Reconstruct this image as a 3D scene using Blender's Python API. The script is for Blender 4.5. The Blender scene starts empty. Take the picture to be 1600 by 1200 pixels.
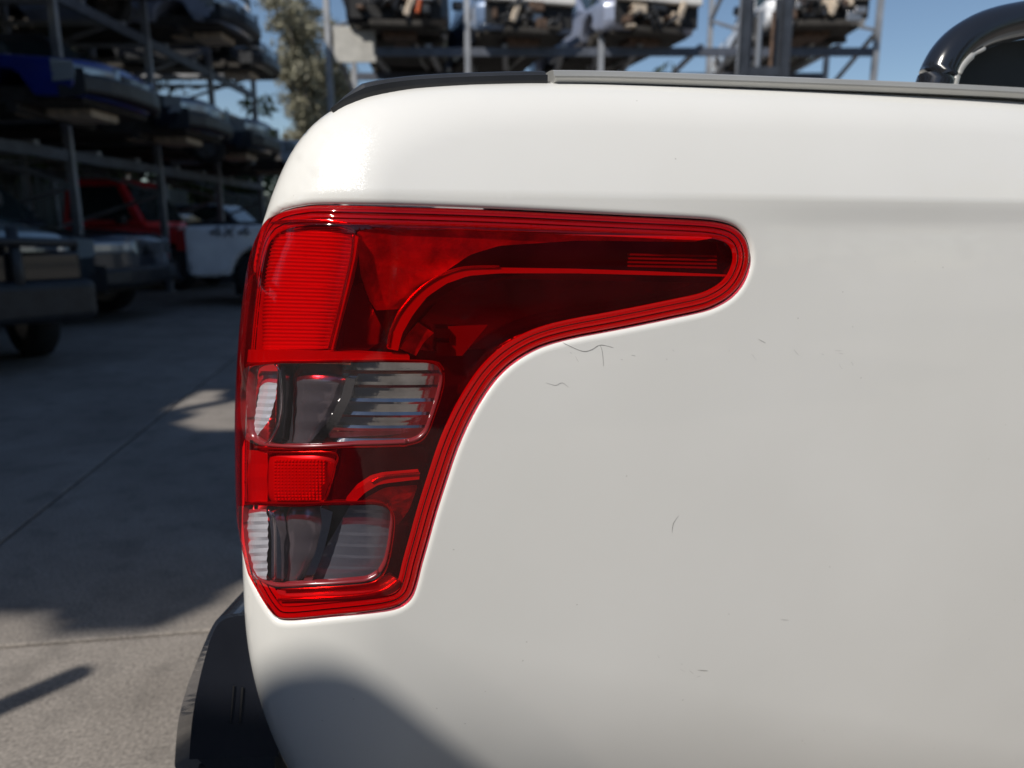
import bpy, bmesh, math, random
import numpy as np
from mathutils import Vector, Matrix
from mathutils.geometry import delaunay_2d_cdt
from mathutils.bvhtree import BVHTree
random.seed(7); np.random.seed(7)
SC = bpy.context.scene
R = math.radians
# ------------------------------------------------------------------ camera
FPX = 1150.0; PITCH = R(12.0); CAMZ = 1.12
cam = bpy.data.cameras.new('camera'); camo = bpy.data.objects.new('camera', cam)
SC.collection.objects.link(camo); SC.camera = camo
cam.sensor_width = 36; cam.lens = FPX / 1600 * 36
cam.clip_start = 0.02; cam.clip_end = 3000
camo.location = (0, 0, CAMZ); camo.rotation_euler = (R(90) - PITCH, 0, 0)
cam.dof.use_dof = True; cam.dof.focus_distance = 0.80; cam.dof.aperture_fstop = 3.9
# ------------------------------------------------------------------ world + sun
SUN_AZ = R(38)      # to the left of "straight behind the camera"
SUN_EL = R(45)
sdir = Vector((-math.sin(SUN_AZ) * math.cos(SUN_EL), -math.cos(SUN_AZ) * math.cos(SUN_EL), math.sin(SUN_EL)))
w = bpy.data.worlds.new('World'); SC.world = w; w.use_nodes = True
nt = w.node_tree; nt.nodes.clear()
sky = nt.nodes.new('ShaderNodeTexSky'); sky.sky_type = 'NISHITA'; sky.sun_disc = False
sky.sun_elevation = SUN_EL; sky.sun_rotation = math.atan2(sdir.x, sdir.y)
sky.air_density = 1.0; sky.dust_density = 0.15; sky.ozone_density = 2.5
bg = nt.nodes.new('ShaderNodeBackground'); bg.inputs[1].default_value = 0.085
wo = nt.nodes.new('ShaderNodeOutputWorld')
nt.links.new(sky.outputs[0], bg.inputs[0]); nt.links.new(bg.outputs[0], wo.inputs[0])
sl = bpy.data.lights.new('sun', 'SUN'); sl.energy = 4.5; sl.angle = R(0.53); sl.color = (1.0, 0.945, 0.865)
so = bpy.data.objects.new('sun', sl); SC.collection.objects.link(so)
so.rotation_euler = sdir.to_track_quat('Z', 'Y').to_euler()
SC.view_settings.view_transform = 'Standard'; SC.view_settings.look = 'None'
SC.view_settings.exposure = 0.0; SC.view_settings.gamma = 1.0
SC.view_settings.use_curve_mapping = False
SC.cycles.use_denoising = True
SC.cycles.max_bounces = 10; SC.cycles.transparent_max_bounces = 16
SC.cycles.diffuse_bounces = 4; SC.cycles.glossy_bounces = 5
SC.cycles.sample_clamp_indirect = 6.0

# ------------------------------------------------------------------ materials
def mat(name, col, rough=0.5, metal=0.0, coat=0.0, spec=0.5, noise=None, bump=None):
    """noise=(scale, amount) tints the colour; bump=(scale, strength, distance)"""
    m = bpy.data.materials.new(name); m.use_nodes = True
    n = m.node_tree.nodes; l = m.node_tree.links; b = n['Principled BSDF']
    b.inputs['Base Color'].default_value = (*col, 1); b.inputs['Roughness'].default_value = rough
    b.inputs['Metallic'].default_value = metal; b.inputs['Coat Weight'].default_value = coat
    b.inputs['Specular IOR Level'].default_value = spec
    if noise or bump:
        tc = n.new('ShaderNodeTexCoord')
    if noise:
        t = n.new('ShaderNodeTexNoise'); t.inputs['Scale'].default_value = noise[0]; t.inputs['Detail'].default_value = 6
        l.new(tc.outputs['Object'], t.inputs['Vector'])
        cr = n.new('ShaderNodeValToRGB'); k = noise[1]
        cr.color_ramp.elements[0].position = .3; cr.color_ramp.elements[1].position = .7
        cr.color_ramp.elements[0].color = (*[c * (1 - k) for c in col], 1)
        cr.color_ramp.elements[1].color = (*[min(1, c * (1 + k)) for c in col], 1)
        l.new(t.outputs[0], cr.inputs[0]); l.new(cr.outputs[0], b.inputs['Base Color'])
    if bump:
        t2 = n.new('ShaderNodeTexNoise'); t2.inputs['Scale'].default_value = bump[0]; t2.inputs['Detail'].default_value = 5
        l.new(tc.outputs['Object'], t2.inputs['Vector'])
        bp = n.new('ShaderNodeBump'); bp.inputs['Strength'].default_value = bump[1]; bp.inputs['Distance'].default_value = bump[2]
        l.new(t2.outputs[0], bp.inputs['Height']); l.new(bp.outputs[0], b.inputs['Normal'])
    return m

def pearl_paint():
    m = bpy.data.materials.new('pearl_white_paint'); m.use_nodes = True
    n = m.node_tree.nodes; l = m.node_tree.links; b = n['Principled BSDF']
    tc = n.new('ShaderNodeTexCoord')
    # faint road film and dust tint over the white
    t = n.new('ShaderNodeTexNoise'); t.inputs['Scale'].default_value = 3.0; t.inputs['Detail'].default_value = 8
    l.new(tc.outputs['Object'], t.inputs['Vector'])
    cr = n.new('ShaderNodeValToRGB'); cr.color_ramp.elements[0].position = .3; cr.color_ramp.elements[1].position = .75
    cr.color_ramp.elements[0].color = (0.765, 0.76, 0.725, 1); cr.color_ramp.elements[1].color = (0.815, 0.81, 0.78, 1)
    l.new(t.outputs[0], cr.inputs[0])
    # specks of dirt
    v = n.new('ShaderNodeTexVoronoi'); v.inputs['Scale'].default_value = 26
    l.new(tc.outputs['Object'], v.inputs['Vector'])
    mt = n.new('ShaderNodeMath'); mt.operation = 'LESS_THAN'; mt.inputs[1].default_value = 0.028
    l.new(v.outputs['Distance'], mt.inputs[0])
    sp = n.new('ShaderNodeMath'); sp.operation = 'MULTIPLY'; l.new(mt.outputs[0], sp.inputs[0]); sp.inputs[1].default_value = .35
    mx = n.new('ShaderNodeMix'); mx.data_type = 'RGBA'; l.new(sp.outputs[0], mx.inputs[0])
    l.new(cr.outputs[0], mx.inputs[6]); mx.inputs[7].default_value = (.28, .26, .23, 1)
    l.new(mx.outputs[2], b.inputs['Base Color'])
    b.inputs['Roughness'].default_value = .55; b.inputs['Specular IOR Level'].default_value = .15
    b.inputs['Coat Weight'].default_value = 1.0; b.inputs['Coat Roughness'].default_value = .035; b.inputs['Coat IOR'].default_value = 1.45
    # pearl flakes: tiny cells each with its own normal
    fv = n.new('ShaderNodeTexVoronoi'); fv.inputs['Scale'].default_value = 3000
    l.new(tc.outputs['Object'], fv.inputs['Vector'])
    g = n.new('ShaderNodeNewGeometry')
    sub = n.new('ShaderNodeVectorMath'); sub.operation = 'SUBTRACT'; l.new(fv.outputs['Color'], sub.inputs[0]); sub.inputs[1].default_value = (.5, .5, .5)
    sc = n.new('ShaderNodeVectorMath'); sc.operation = 'SCALE'; l.new(sub.outputs[0], sc.inputs[0]); sc.inputs['Scale'].default_value = .36
    ad = n.new('ShaderNodeVectorMath'); ad.operation = 'ADD'; l.new(g.outputs['Normal'], ad.inputs[0]); l.new(sc.outputs[0], ad.inputs[1])
    nm = n.new('ShaderNodeVectorMath'); nm.operation = 'NORMALIZE'; l.new(ad.outputs[0], nm.inputs[0])
    gl = n.new('ShaderNodeBsdfGlossy'); gl.inputs['Roughness'].default_value = .24; gl.inputs['Color'].default_value = (.86, .88, .92, 1)
    l.new(nm.outputs[0], gl.inputs['Normal'])
    ms = n.new('ShaderNodeMixShader'); ms.inputs[0].default_value = .04
    l.new(b.outputs[0], ms.inputs[1]); l.new(gl.outputs[0], ms.inputs[2])
    l.new(ms.outputs[0], n['Material Output'].inputs[0])
    return m

def lens_mat(name, tint, gloss_rough=.02, haze=0.0, haze_col=(.7, .05, .05), k=1.0):
    m = bpy.data.materials.new(name); m.use_nodes = True
    n = m.node_tree.nodes; l = m.node_tree.links; n.clear()
    out = n.new('ShaderNodeOutputMaterial')
    tr = n.new('ShaderNodeBsdfTransparent'); tr.inputs[0].default_value = (*tint, 1)
    gl = n.new('ShaderNodeBsdfGlossy'); gl.inputs['Roughness'].default_value = gloss_rough
    g_ = n.new('ShaderNodeNewGeometry'); dt = n.new('ShaderNodeVectorMath'); dt.operation = 'DOT_PRODUCT'
    l.new(g_.outputs['Normal'], dt.inputs[0]); l.new(g_.outputs['Incoming'], dt.inputs[1])
    def mth(op, a, b=None):
        q = n.new('ShaderNodeMath'); q.operation = op
        for i, x in enumerate((a, b)):
            if x is None: continue
            if isinstance(x, (int, float)): q.inputs[i].default_value = x
            else: l.new(x, q.inputs[i])
        return q.outputs[0]
    fac = mth('ADD', mth('MULTIPLY', mth('POWER', mth('SUBTRACT', 1.0, mth('ABSOLUTE', dt.outputs['Value'])), 5.0), .95), .040)
    tc = n.new('ShaderNodeTexCoord')
    ns = n.new('ShaderNodeTexNoise'); ns.inputs['Scale'].default_value = 18; ns.inputs['Detail'].default_value = 6
    l.new(tc.outputs['Object'], ns.inputs['Vector'])
    df = n.new('ShaderNodeBsdfDiffuse'); df.inputs[0].default_value = (*haze_col, 1)
    m0 = n.new('ShaderNodeMixShader')
    mm = n.new('ShaderNodeMath'); mm.operation = 'MULTIPLY'; l.new(ns.outputs[0], mm.inputs[0]); mm.inputs[1].default_value = haze * 2
    l.new(mm.outputs[0], m0.inputs[0]); l.new(tr.outputs[0], m0.inputs[1]); l.new(df.outputs[0], m0.inputs[2])
    m1 = n.new('ShaderNodeMixShader'); l.new(fac, m1.inputs[0])
    l.new(m0.outputs[0], m1.inputs[1]); l.new(gl.outputs[0], m1.inputs[2])
    l.new(m1.outputs[0], out.inputs[0])
    return m

M = {}
M['paint'] = pearl_paint()
M['red_lens'] = lens_mat('red_lens', (.87, .022, .030), .04, .05, (.45, .02, .03))
M['clear_lens'] = lens_mat('clear_lens', (.93, .91, .93), .02, .02, (.6, .55, .55))
M['pink_lens'] = lens_mat('tinted_side_lens', (.85, .60, .66), .03, .04, (.6, .3, .33))
M['red_plastic'] = mat('red_plastic', (.62, .02, .02), .28, 0, .6)
M['red_reflector'] = mat('red_reflector', (.80, .62, .58), .30, .35, 0)
M['chrome'] = mat('chrome', (.70, .70, .72), .12, 1.0, bump=(90, .10, .002))
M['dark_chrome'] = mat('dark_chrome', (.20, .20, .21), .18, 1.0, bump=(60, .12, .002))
M['satin_metal'] = mat('satin_reflector', (.66, .62, .62), .45, .55, noise=(38, .55), bump=(32, .9, .006))  # colour noise paints in cloudy bright reflections
M['dark_housing'] = mat('dark_housing', (.035, .035, .04), .22, .2, .5)
M['black_plastic'] = mat('black_plastic', (.022, .024, .028), .42, noise=(14, .3), bump=(700, .12, .0006))
M['gloss_black'] = mat('gloss_black', (.012, .013, .016), .18, 0, .8, bump=(9, .05, .002))
M['rail_grey'] = mat('rail_aluminium', (.47, .47, .45), .38, .35, noise=(8, .08))
M['scratch'] = mat('scratch_mark', (.33, .32, .31), .7)
M['rubber'] = mat('rubber', (.016, .016, .017), .8, noise=(9, .4))

def concrete(name, c0, c1):
    m = bpy.data.materials.new(name); m.use_nodes = True
    n = m.node_tree.nodes; l = m.node_tree.links; b = n['Principled BSDF']
    tc = n.new('ShaderNodeTexCoord')
    t = n.new('ShaderNodeTexNoise'); t.inputs['Scale'].default_value = 1.3; t.inputs['Detail'].default_value = 10; t.inputs['Roughness'].default_value = .68
    l.new(tc.outputs['Object'], t.inputs['Vector'])
    cr = n.new('ShaderNodeValToRGB'); cr.color_ramp.elements[0].position = .33; cr.color_ramp.elements[1].position = .66
    cr.color_ramp.elements[0].color = (*c0, 1); cr.color_ramp.elements[1].color = (*c1, 1)
    l.new(t.outputs[0], cr.inputs[0])
    t2 = n.new('ShaderNodeTexNoise'); t2.inputs['Scale'].default_value = 110; t2.inputs['Detail'].default_value = 4
    l.new(tc.outputs['Object'], t2.inputs['Vector'])
    mx = n.new('ShaderNodeMix'); mx.data_type = 'RGBA'; mx.blend_type = 'OVERLAY'; mx.inputs[0].default_value = .85
    l.new(cr.outputs[0], mx.inputs[6]); l.new(t2.outputs[0], mx.inputs[7])
    # oil and dirt spots
    v = n.new('ShaderNodeTexNoise'); v.inputs['Scale'].default_value = 7; v.inputs['Detail'].default_value = 7
    l.new(tc.outputs['Object'], v.inputs['Vector'])
    c2 = n.new('ShaderNodeValToRGB'); c2.color_ramp.elements[0].position = .52; c2.color_ramp.elements[1].position = .72
    c2.color_ramp.elements[0].color = (0, 0, 0, 1); c2.color_ramp.elements[1].color = (.55, .55, .55, 1)
    l.new(v.outputs[0], c2.inputs[0])
    m2 = n.new('ShaderNodeMix'); m2.data_type = 'RGBA'; l.new(c2.outputs[0], m2.inputs[0])
    l.new(mx.outputs[2], m2.inputs[6]); m2.inputs[7].default_value = (.11, .10, .09, 1)
    l.new(m2.outputs[2], b.inputs['Base Color'])
    b.inputs['Roughness'].default_value = .82
    bp = n.new('ShaderNodeBump'); bp.inputs['Strength'].default_value = .5; bp.inputs['Distance'].default_value = .004
    l.new(t2.outputs[0], bp.inputs['Height']); l.new(bp.outputs[0], b.inputs['Normal'])
    return m
M['concrete'] = concrete('concrete', (.175, .156, .138), (.28, .253, .226))

# ------------------------------------------------------------------ object helpers
COL = SC.collection
def tag(o, label=None, cat=None, group=None, kind=None):
    if label: o['label'] = label
    if cat: o['category'] = cat
    if group: o['group'] = group
    if kind: o['kind'] = kind
    return o
def empty(name, loc, label, cat, rz=0, group=None):
    o = bpy.data.objects.new(name, None); COL.objects.link(o)
    o.location = loc; o.rotation_euler = (0, 0, rz); o.empty_display_size = .2
    return tag(o, label, cat, group)
def mesh(name, vs, fs, m, parent=None, smooth=False, off=None, normals=None):
    me = bpy.data.meshes.new(name)
    if off is not None: vs = [(v[0] - off[0], v[1] - off[1], v[2] - off[2]) for v in vs]
    me.from_pydata([tuple(map(float, v)) for v in vs], [], [tuple(int(i) for i in f) for f in fs])
    me.update()
    if m is not None: me.materials.append(m)
    if smooth or normals is not None:
        me.polygons.foreach_set('use_smooth', [True] * len(me.polygons))
    if normals is not None:
        me.normals_split_custom_set_from_vertices([tuple(map(float, v)) for v in normals])
    o = bpy.data.objects.new(name, me); COL.objects.link(o)
    if parent is not None: o.parent = parent
    return o
class MB:
    """collects boxes, bars and tubes for ONE mesh object"""
    def __init__(s): s.v = []; s.f = []
    def add(s, vs, fs):
        k = len(s.v); s.v += [tuple(v) for v in vs]; s.f += [tuple(i + k for i in f) for f in fs]; return s
    def box(s, x0, x1, y0, y1, z0, z1):
        return s.add([(x0,y0,z0),(x1,y0,z0),(x1,y1,z0),(x0,y1,z0),(x0,y0,z1),(x1,y0,z1),(x1,y1,z1),(x0,y1,z1)],
                     [(0,3,2,1),(4,5,6,7),(0,1,5,4),(1,2,6,5),(2,3,7,6),(3,0,4,7)])
    def bar(s, a, b, w, h=None):
        a = Vector(a); b = Vector(b); h = h or w; d = (b - a).normalized()
        up = Vector((0, 0, 1)) if abs(d.z) < .95 else Vector((0, 1, 0))
        sx = d.cross(up).normalized() * w / 2; sz = sx.cross(d).normalized() * h / 2
        vs = [p + i * sx + j * sz for p in (a, b) for i, j in ((-1,-1),(1,-1),(1,1),(-1,1))]
        return s.add(vs, [(0,1,2,3),(7,6,5,4),(0,4,5,1),(1,5,6,2),(2,6,7,3),(3,7,4,0)])
    def tube(s, pts, r, n=8):
        pts = [Vector(p) for p in pts]; vs = []; fs = []
        for i, p in enumerate(pts):
            d = (pts[min(i + 1, len(pts) - 1)] - pts[max(i - 1, 0)]).normalized()
            up = Vector((0, 0, 1)) if abs(d.z) < .95 else Vector((0, 1, 0))
            a = d.cross(up).normalized(); b = a.cross(d)
            rr = r[i] if isinstance(r, (list, tuple)) else r
            vs += [p + rr * (math.cos(t) * a + math.sin(t) * b) for t in [k * 2 * math.pi / n for k in range(n)]]
        for i in range(len(pts) - 1):
            for k in range(n):
                fs.append((i * n + k, (i + 1) * n + k, (i + 1) * n + (k + 1) % n, i * n + (k + 1) % n))
        fs.append(tuple(range(n))); fs.append(tuple(reversed(range((len(pts) - 1) * n, len(pts) * n))))
        return s.add(vs, fs)
    def build(s, name, m, parent=None, smooth=False, off=None):
        return mesh(name, s.v, s.f, m, parent, smooth, off)
def bevel(o, wd, seg=2):
    b = o.modifiers.new('bevel', 'BEVEL'); b.width = wd; b.segments = seg; b.limit_method = 'ANGLE'; b.angle_limit = R(30)
    return o

# ------------------------------------------------------------------ photograph geometry
CP, SP = math.cos(PITCH), math.sin(PITCH)
def ray(u, v):
    k = (600 - v) / FPX
    return Vector(((u - 800) / FPX, CP + k * SP, -SP + k * CP))
def at(u, v, depth):                # world point at world-Y depth
    d = ray(u, v); t = depth / d.y
    return Vector((0, 0, CAMZ)) + d * t

# truck frame: X along the side towards the cab, Y into the truck, Z up (0 = camera height)
TA = R(16)
TO = np.array([0.0, 0.80, CAMZ])
TX = np.array([math.cos(TA), math.sin(TA), 0.0]); TY = np.array([-math.sin(TA), math.cos(TA), 0.0]); TZ = np.array([0, 0, 1.0])
def t2w(P): P = np.atleast_2d(P); return TO + P[:, :1] * TX + P[:, 1:2] * TY + P[:, 2:3] * TZ
def w2t(v): d = np.array(v) - TO; return np.array([d @ TX, d @ TY, d @ TZ])
def px_plane(u, v, Y):              # pixel -> (X,Z) on the truck-frame plane Y
    d = np.array(ray(u, v)); o = w2t((0, 0, CAMZ)); dl = np.array([d @ TX, d @ TY, d @ TZ])
    t = (Y - o[1]) / dl[1]; p = o + t * dl
    return p[0], p[2]

def catmull(P, n=12):
    P = [np.array(p, float) for p in P]; out = []
    for i in range(len(P) - 1):
        p0 = P[max(i - 1, 0)]; p1 = P[i]; p2 = P[i + 1]; p3 = P[min(i + 2, len(P) - 1)]
        for k in range(n):
            t = k / n
            out.append(.5 * ((2 * p1) + (-p0 + p2) * t + (2 * p0 - 5 * p1 + 4 * p2 - p3) * t * t + (-p0 + 3 * p1 - 3 * p2 + p3) * t ** 3))
    out.append(P[-1]); return np.array(out)

# rear / top outline of the tub side
rear_px = [(424, 1200), (404, 1140), (388, 1070), (379, 1005), (377, 940), (375, 880), (372, 800), (370, 700), (371, 620), (375, 550), (381, 480), (391, 410),
           (404, 355), (420, 312), (437, 262), (456, 222), (480, 190), (508, 166), (545, 148), (590, 137), (650, 130), (740, 126), (860, 123), (1000, 125), (1300, 135), (1600, 148)]
NB = len(rear_px)
Bp = []
for i, (u, v) in enumerate(rear_px):
    f = min(1, max(0, (i - 12) / 7.0)); Bp.append(px_plane(u, v, (.085 * (1 - f) + .072 * f)))
zt = Bp[-1][1]
Bp = [(Bp[0][0] + .075, Bp[0][1] - .20), (Bp[0][0] + .022, Bp[0][1] - .08)] + Bp + [(Bp[-1][0] + .5, zt), (Bp[-1][0] + 1.1, zt)]
Bc = catmull(Bp, 10)
_bl = np.concatenate([[0], np.cumsum(np.hypot(*np.diff(Bc, axis=0).T))]); _bu = np.linspace(0, _bl[-1], 420)
_par = np.interp(_bu, _bl, np.arange(len(Bc)))
Bc = np.stack([np.interp(_bu, _bl, Bc[:, 0]), np.interp(_bu, _bl, Bc[:, 1])], 1)
for _ in range(40): Bc[1:-1] = (Bc[:-2] + 2 * Bc[1:-1] + Bc[2:]) / 4
Bw_src = np.interp(_par, [0, 140, 170, 200, 230, 400], [.165, .160, .115, .085, .06, .06])
# unit roll: superellipse quarter, aspect AR (depth/width)
AR = .72; PE = 2.15
_th = np.linspace(0, math.pi / 2, 400)
_h = 1 - np.cos(_th) ** (2 / PE); _y = AR * (1 - np.sin(_th) ** (2 / PE))
_L = np.concatenate([[0], np.cumsum(np.hypot(np.diff(_h), np.diff(_y)))]); RL = _L[-1]
def near(P, C):
    """nearest point of the polyline C: distance, side, parameter, point (coarse search, then local segments)"""
    A = C[:-1]; D = C[1:] - A; L2 = (D ** 2).sum(1); M_ = len(A); K = 4; W_ = 26
    N_ = len(P); best = np.zeros(N_); bi = np.zeros(N_, int); bt = np.zeros(N_)
    if M_ < 60: cand = None
    else: Cc = C[::K]
    for s in range(0, N_, 6000):
        p = P[s:s + 6000]
        if M_ < 60: idx = np.broadcast_to(np.arange(M_), (len(p), M_))
        else:
            dd = (p[:, :1] - Cc[None, :, 0]) ** 2 + (p[:, 1:2] - Cc[None, :, 1]) ** 2
            c = dd.argmin(1) * K; idx = c[:, None] + np.arange(-W_, W_ + 1)[None]
            idx = idx % M_ if np.allclose(C[0], C[-1]) else np.clip(idx, 0, M_ - 1)
        ax = A[idx, 0]; ay = A[idx, 1]; dx = D[idx, 0]; dy = D[idx, 1]
        qx = p[:, :1] - ax; qy = p[:, 1:2] - ay
        t = np.clip((qx * dx + qy * dy) / L2[idx], 0, 1)
        dd = (qx - t * dx) ** 2 + (qy - t * dy) ** 2
        i = dd.argmin(1); r = np.arange(len(i))
        best[s:s + 6000] = dd[r, i]; bi[s:s + 6000] = idx[r, i]; bt[s:s + 6000] = t[r, i]
    bp = A[bi] + bt[:, None] * D[bi]; D2 = D[bi]
    side = D2[:, 0] * (P[:, 1] - bp[:, 1]) - D2[:, 1] * (P[:, 0] - bp[:, 0])
    return np.sqrt(best), side, bi + bt, bp
def sstep(a, b, x): t = np.clip((x - a) / (b - a), 0, 1); return t * t * (3 - 2 * t)
def Gprof(X, Z):
    y = .10 * (Z + .22) ** 2 + .02 * (X - .1) ** 2
    y = y + .22 * np.maximum(Z - .035, 0) + 0.6 * np.maximum(Z - .035, 0) ** 2
    y = y + .0045 * sstep(.040, -.004, Z) * sstep(.12, .5, X)
    zt_ = -.50 - .40 * X
    d = np.maximum(zt_ - Z, 0)
    return y + .75 * d ** 2 * (.3 + .7 * sstep(-.25, 0, X))
TAU = .010
_t = np.gradient(Bc, axis=0); _t /= np.linalg.norm(_t, axis=1)[:, None]; outw = np.stack([-_t[:, 1], _t[:, 0]], 1)
_Am = (Bc[:-1] + Bc[1:]) / 2; _Wm = (Bw_src[:-1] + Bw_src[1:]) / 2
def base(P):
    d, side, par, bp = near(P, Bc)
    en = -np.stack([np.interp(par, np.arange(len(outw)), outw[:, 0]), np.interp(par, np.arange(len(outw)), outw[:, 1])], 1)
    s = np.where(((P - bp) * en).sum(1) > 0, d, -d)
    W = np.interp(par, np.arange(len(Bw_src)), Bw_src)
    e = (P - bp) / np.where(np.abs(s) < 1e-9, 1e-9, s)[:, None]
    q_ = (1 - sstep(.0006, .003, np.abs(s)))[:, None]; e = np.where(q_ >= 1, en, e * (1 - q_) + en * q_)
    # away from the edge the nearest-point field is softened so that the corner has no crease
    m = np.where((s > .008) & (s < .26))[0]
    for k in range(0, len(m), 4000):
        i = m[k:k + 4000]; dx = P[i, :1] - _Am[:, 0]; dz = P[i, 1:2] - _Am[:, 1]; dd = np.sqrt(dx * dx + dz * dz)
        w_ = np.exp(-(dd - dd.min(1)[:, None]) / TAU); w_ /= w_.sum(1)[:, None]
        sb = (w_ * dd).sum(1) - TAU * .5; Wb = (w_ * _Wm).sum(1)
        ex = (w_ * dx / dd).sum(1); ez = (w_ * dz / dd).sum(1)
        f = sstep(.008, .045, s[i]); s[i] = s[i] * (1 - f) + sb * f; W[i] = W[i] * (1 - f) + Wb * f
        e[i, 0] = e[i, 0] * (1 - f) + ex * f; e[i, 1] = e[i, 1] * (1 - f) + ez * f
    sp = s + (RL - 1) * W
    inr = s >= W
    hh = np.interp(sp / W, _L, _h) * W; yy = np.interp(sp / W, _L, _y) * W
    tail = sp < 0
    hh = np.where(tail, 0, hh); yy = np.where(tail, AR * W - sp, yy)
    hh = np.where(inr, s, hh); yy = np.where(inr, 0, yy)
    XZ = P + e * (hh - s)[:, None]
    return np.stack([XZ[:, 0], yy + Gprof(XZ[:, 0], XZ[:, 1]), XZ[:, 1]], 1)
def surf(P, depth=0.0, want_n=False):
    """domain points -> truck-frame 3D at an inward depth (scalar, array or function)"""
    P = np.atleast_2d(np.asarray(P, float)); eps = 3e-3
    def full(Q):
        b0 = base(Q); bx = base(Q + [eps, 0]); bz = base(Q + [0, eps])
        n = np.cross(bx - b0, bz - b0); n /= np.linalg.norm(n, axis=1)[:, None] + 1e-12   # points to -Y? fixed below
        n = np.where((n[:, 1] > 0)[:, None] | True, n, n)
        d = depth(Q) if callable(depth) else depth
        d = np.asarray(d, float).reshape(-1, 1) if np.ndim(d) else d
        return b0 - n * d       # n is outward
    p = full(P)
    if not want_n: return t2w(p)
    e2 = 1.2e-3
    px = full(P + [e2, 0]); pz = full(P + [0, e2]); n = np.cross(px - p, pz - p); n /= np.linalg.norm(n, axis=1)[:, None] + 1e-12
    nw = n[:, :1] * TX + n[:, 1:2] * TY + n[:, 2:3] * TZ
    return t2w(p), nw
_bv = {}
def dommap(depth):
    k = round(depth, 4)
    if k not in _bv:
        gx = np.linspace(-.50, .70 if depth <= 0 else .32, 150 if depth <= 0 else 95); gz = np.linspace(-.80 if depth <= 0 else -.5, .28 if depth <= 0 else .08, 110 if depth <= 0 else 60)
        G = np.stack(np.meshgrid(gx, gz), -1).reshape(-1, 2)
        V = surf(G, depth); nx = len(gx)
        F = [(j * nx + i, j * nx + i + 1, (j + 1) * nx + i + 1, (j + 1) * nx + i) for j in range(len(gz) - 1) for i in range(nx - 1)]
        T = [t for f in F for t in ((f[0], f[1], f[2]), (f[0], f[2], f[3]))]
        _bv[k] = (BVHTree.FromPolygons([tuple(v) for v in V], T), V, T, G)
    return _bv[k]
def p2d(pts, depth=0.0):
    """pixels -> domain coordinates where the ray meets the surface at that depth"""
    bv, V, T, G = dommap(depth); out = []
    o = Vector((0, 0, CAMZ))
    for u, v in pts:
        hit = None; uu = u
        for k in range(60):
            hit = bv.ray_cast(o, ray(uu, v).normalized())
            if hit[0] is not None: break
            uu += 1.0
        if hit[0] is None: raise RuntimeError('no hit %s %s depth %s' % (u, v, depth))
        t = T[hit[2]]; a, b, c = (V[i] for i in t); p = np.array(hit[0])
        v0 = b - a; v1 = c - a; v2 = p - a
        d00 = v0 @ v0; d01 = v0 @ v1; d11 = v1 @ v1; d20 = v2 @ v0; d21 = v2 @ v1; den = d00 * d11 - d01 * d01
        y = (d11 * d20 - d01 * d21) / den; z = (d00 * d21 - d01 * d20) / den
        out.append(G[t[0]] * (1 - y - z) + G[t[1]] * y + G[t[2]] * z)
    return np.array(out)
def inpoly(P, poly):
    x, y = P[:, 0], P[:, 1]; c = np.zeros(len(P), bool); j = len(poly) - 1
    for i in range(len(poly)):
        xi, yi = poly[i]; xj, yj = poly[j]
        if yi != yj:
            m = ((yi > y) != (yj > y)) & (x < (xj - xi) * (y - yi) / (yj - yi) + xi); c ^= m
        j = i
    return c
def closed(poly): return np.vstack([poly, poly[:1]])
def resample(poly, step, close=True):
    C = closed(poly) if close else poly
    L = np.concatenate([[0], np.cumsum(np.hypot(*np.diff(C, axis=0).T))]); n = max(3, int(L[-1] / step))
    t = np.linspace(0, L[-1], n + 1)
    r = np.stack([np.interp(t, L, C[:, 0]), np.interp(t, L, C[:, 1])], 1)
    return r[:-1] if close else r
def smooth_poly(poly, it=2):
    p = poly.copy()
    for _ in range(it): p = (np.roll(p, 1, 0) + 2 * p + np.roll(p, -1, 0)) / 4
    return p
def triangulate(outline, holes=(), step=.008, extra=None, keep=None):
    pts = []; edges = []
    for lp in [outline] + list(holes):
        k = len(pts); n = len(lp); pts += [tuple(p) for p in lp]; edges += [(k + i, k + (i + 1) % n) for i in range(n)]
    lo = outline.min(0); hi = outline.max(0)
    G = np.stack(np.meshgrid(np.arange(lo[0], hi[0], step), np.arange(lo[1], hi[1], step)), -1).reshape(-1, 2)
    m = inpoly(G, outline)
    for lp in [outline] + list(holes):
        m &= near(G, closed(lp))[0] > step * .55
    for h in holes: m &= ~inpoly(G, h)
    G = G[m]
    if extra is not None: G = G[near(G, extra)[0] > 0] ; 
    if keep is not None: G = G[keep(G)]
    pts += [tuple(p) for p in G]
    if extra is not None: pts += [tuple(p) for p in extra]
    vo, eo, fo, *_ = delaunay_2d_cdt([Vector(p) for p in pts], edges, [], 0, 1e-7)
    V = np.array([tuple(p) for p in vo]); F = np.array([f for f in fo if len(f) == 3])
    c = V[F].mean(1); m = inpoly(c, outline)
    for h in holes: m &= ~inpoly(c, h)
    return V, F[m]
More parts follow.
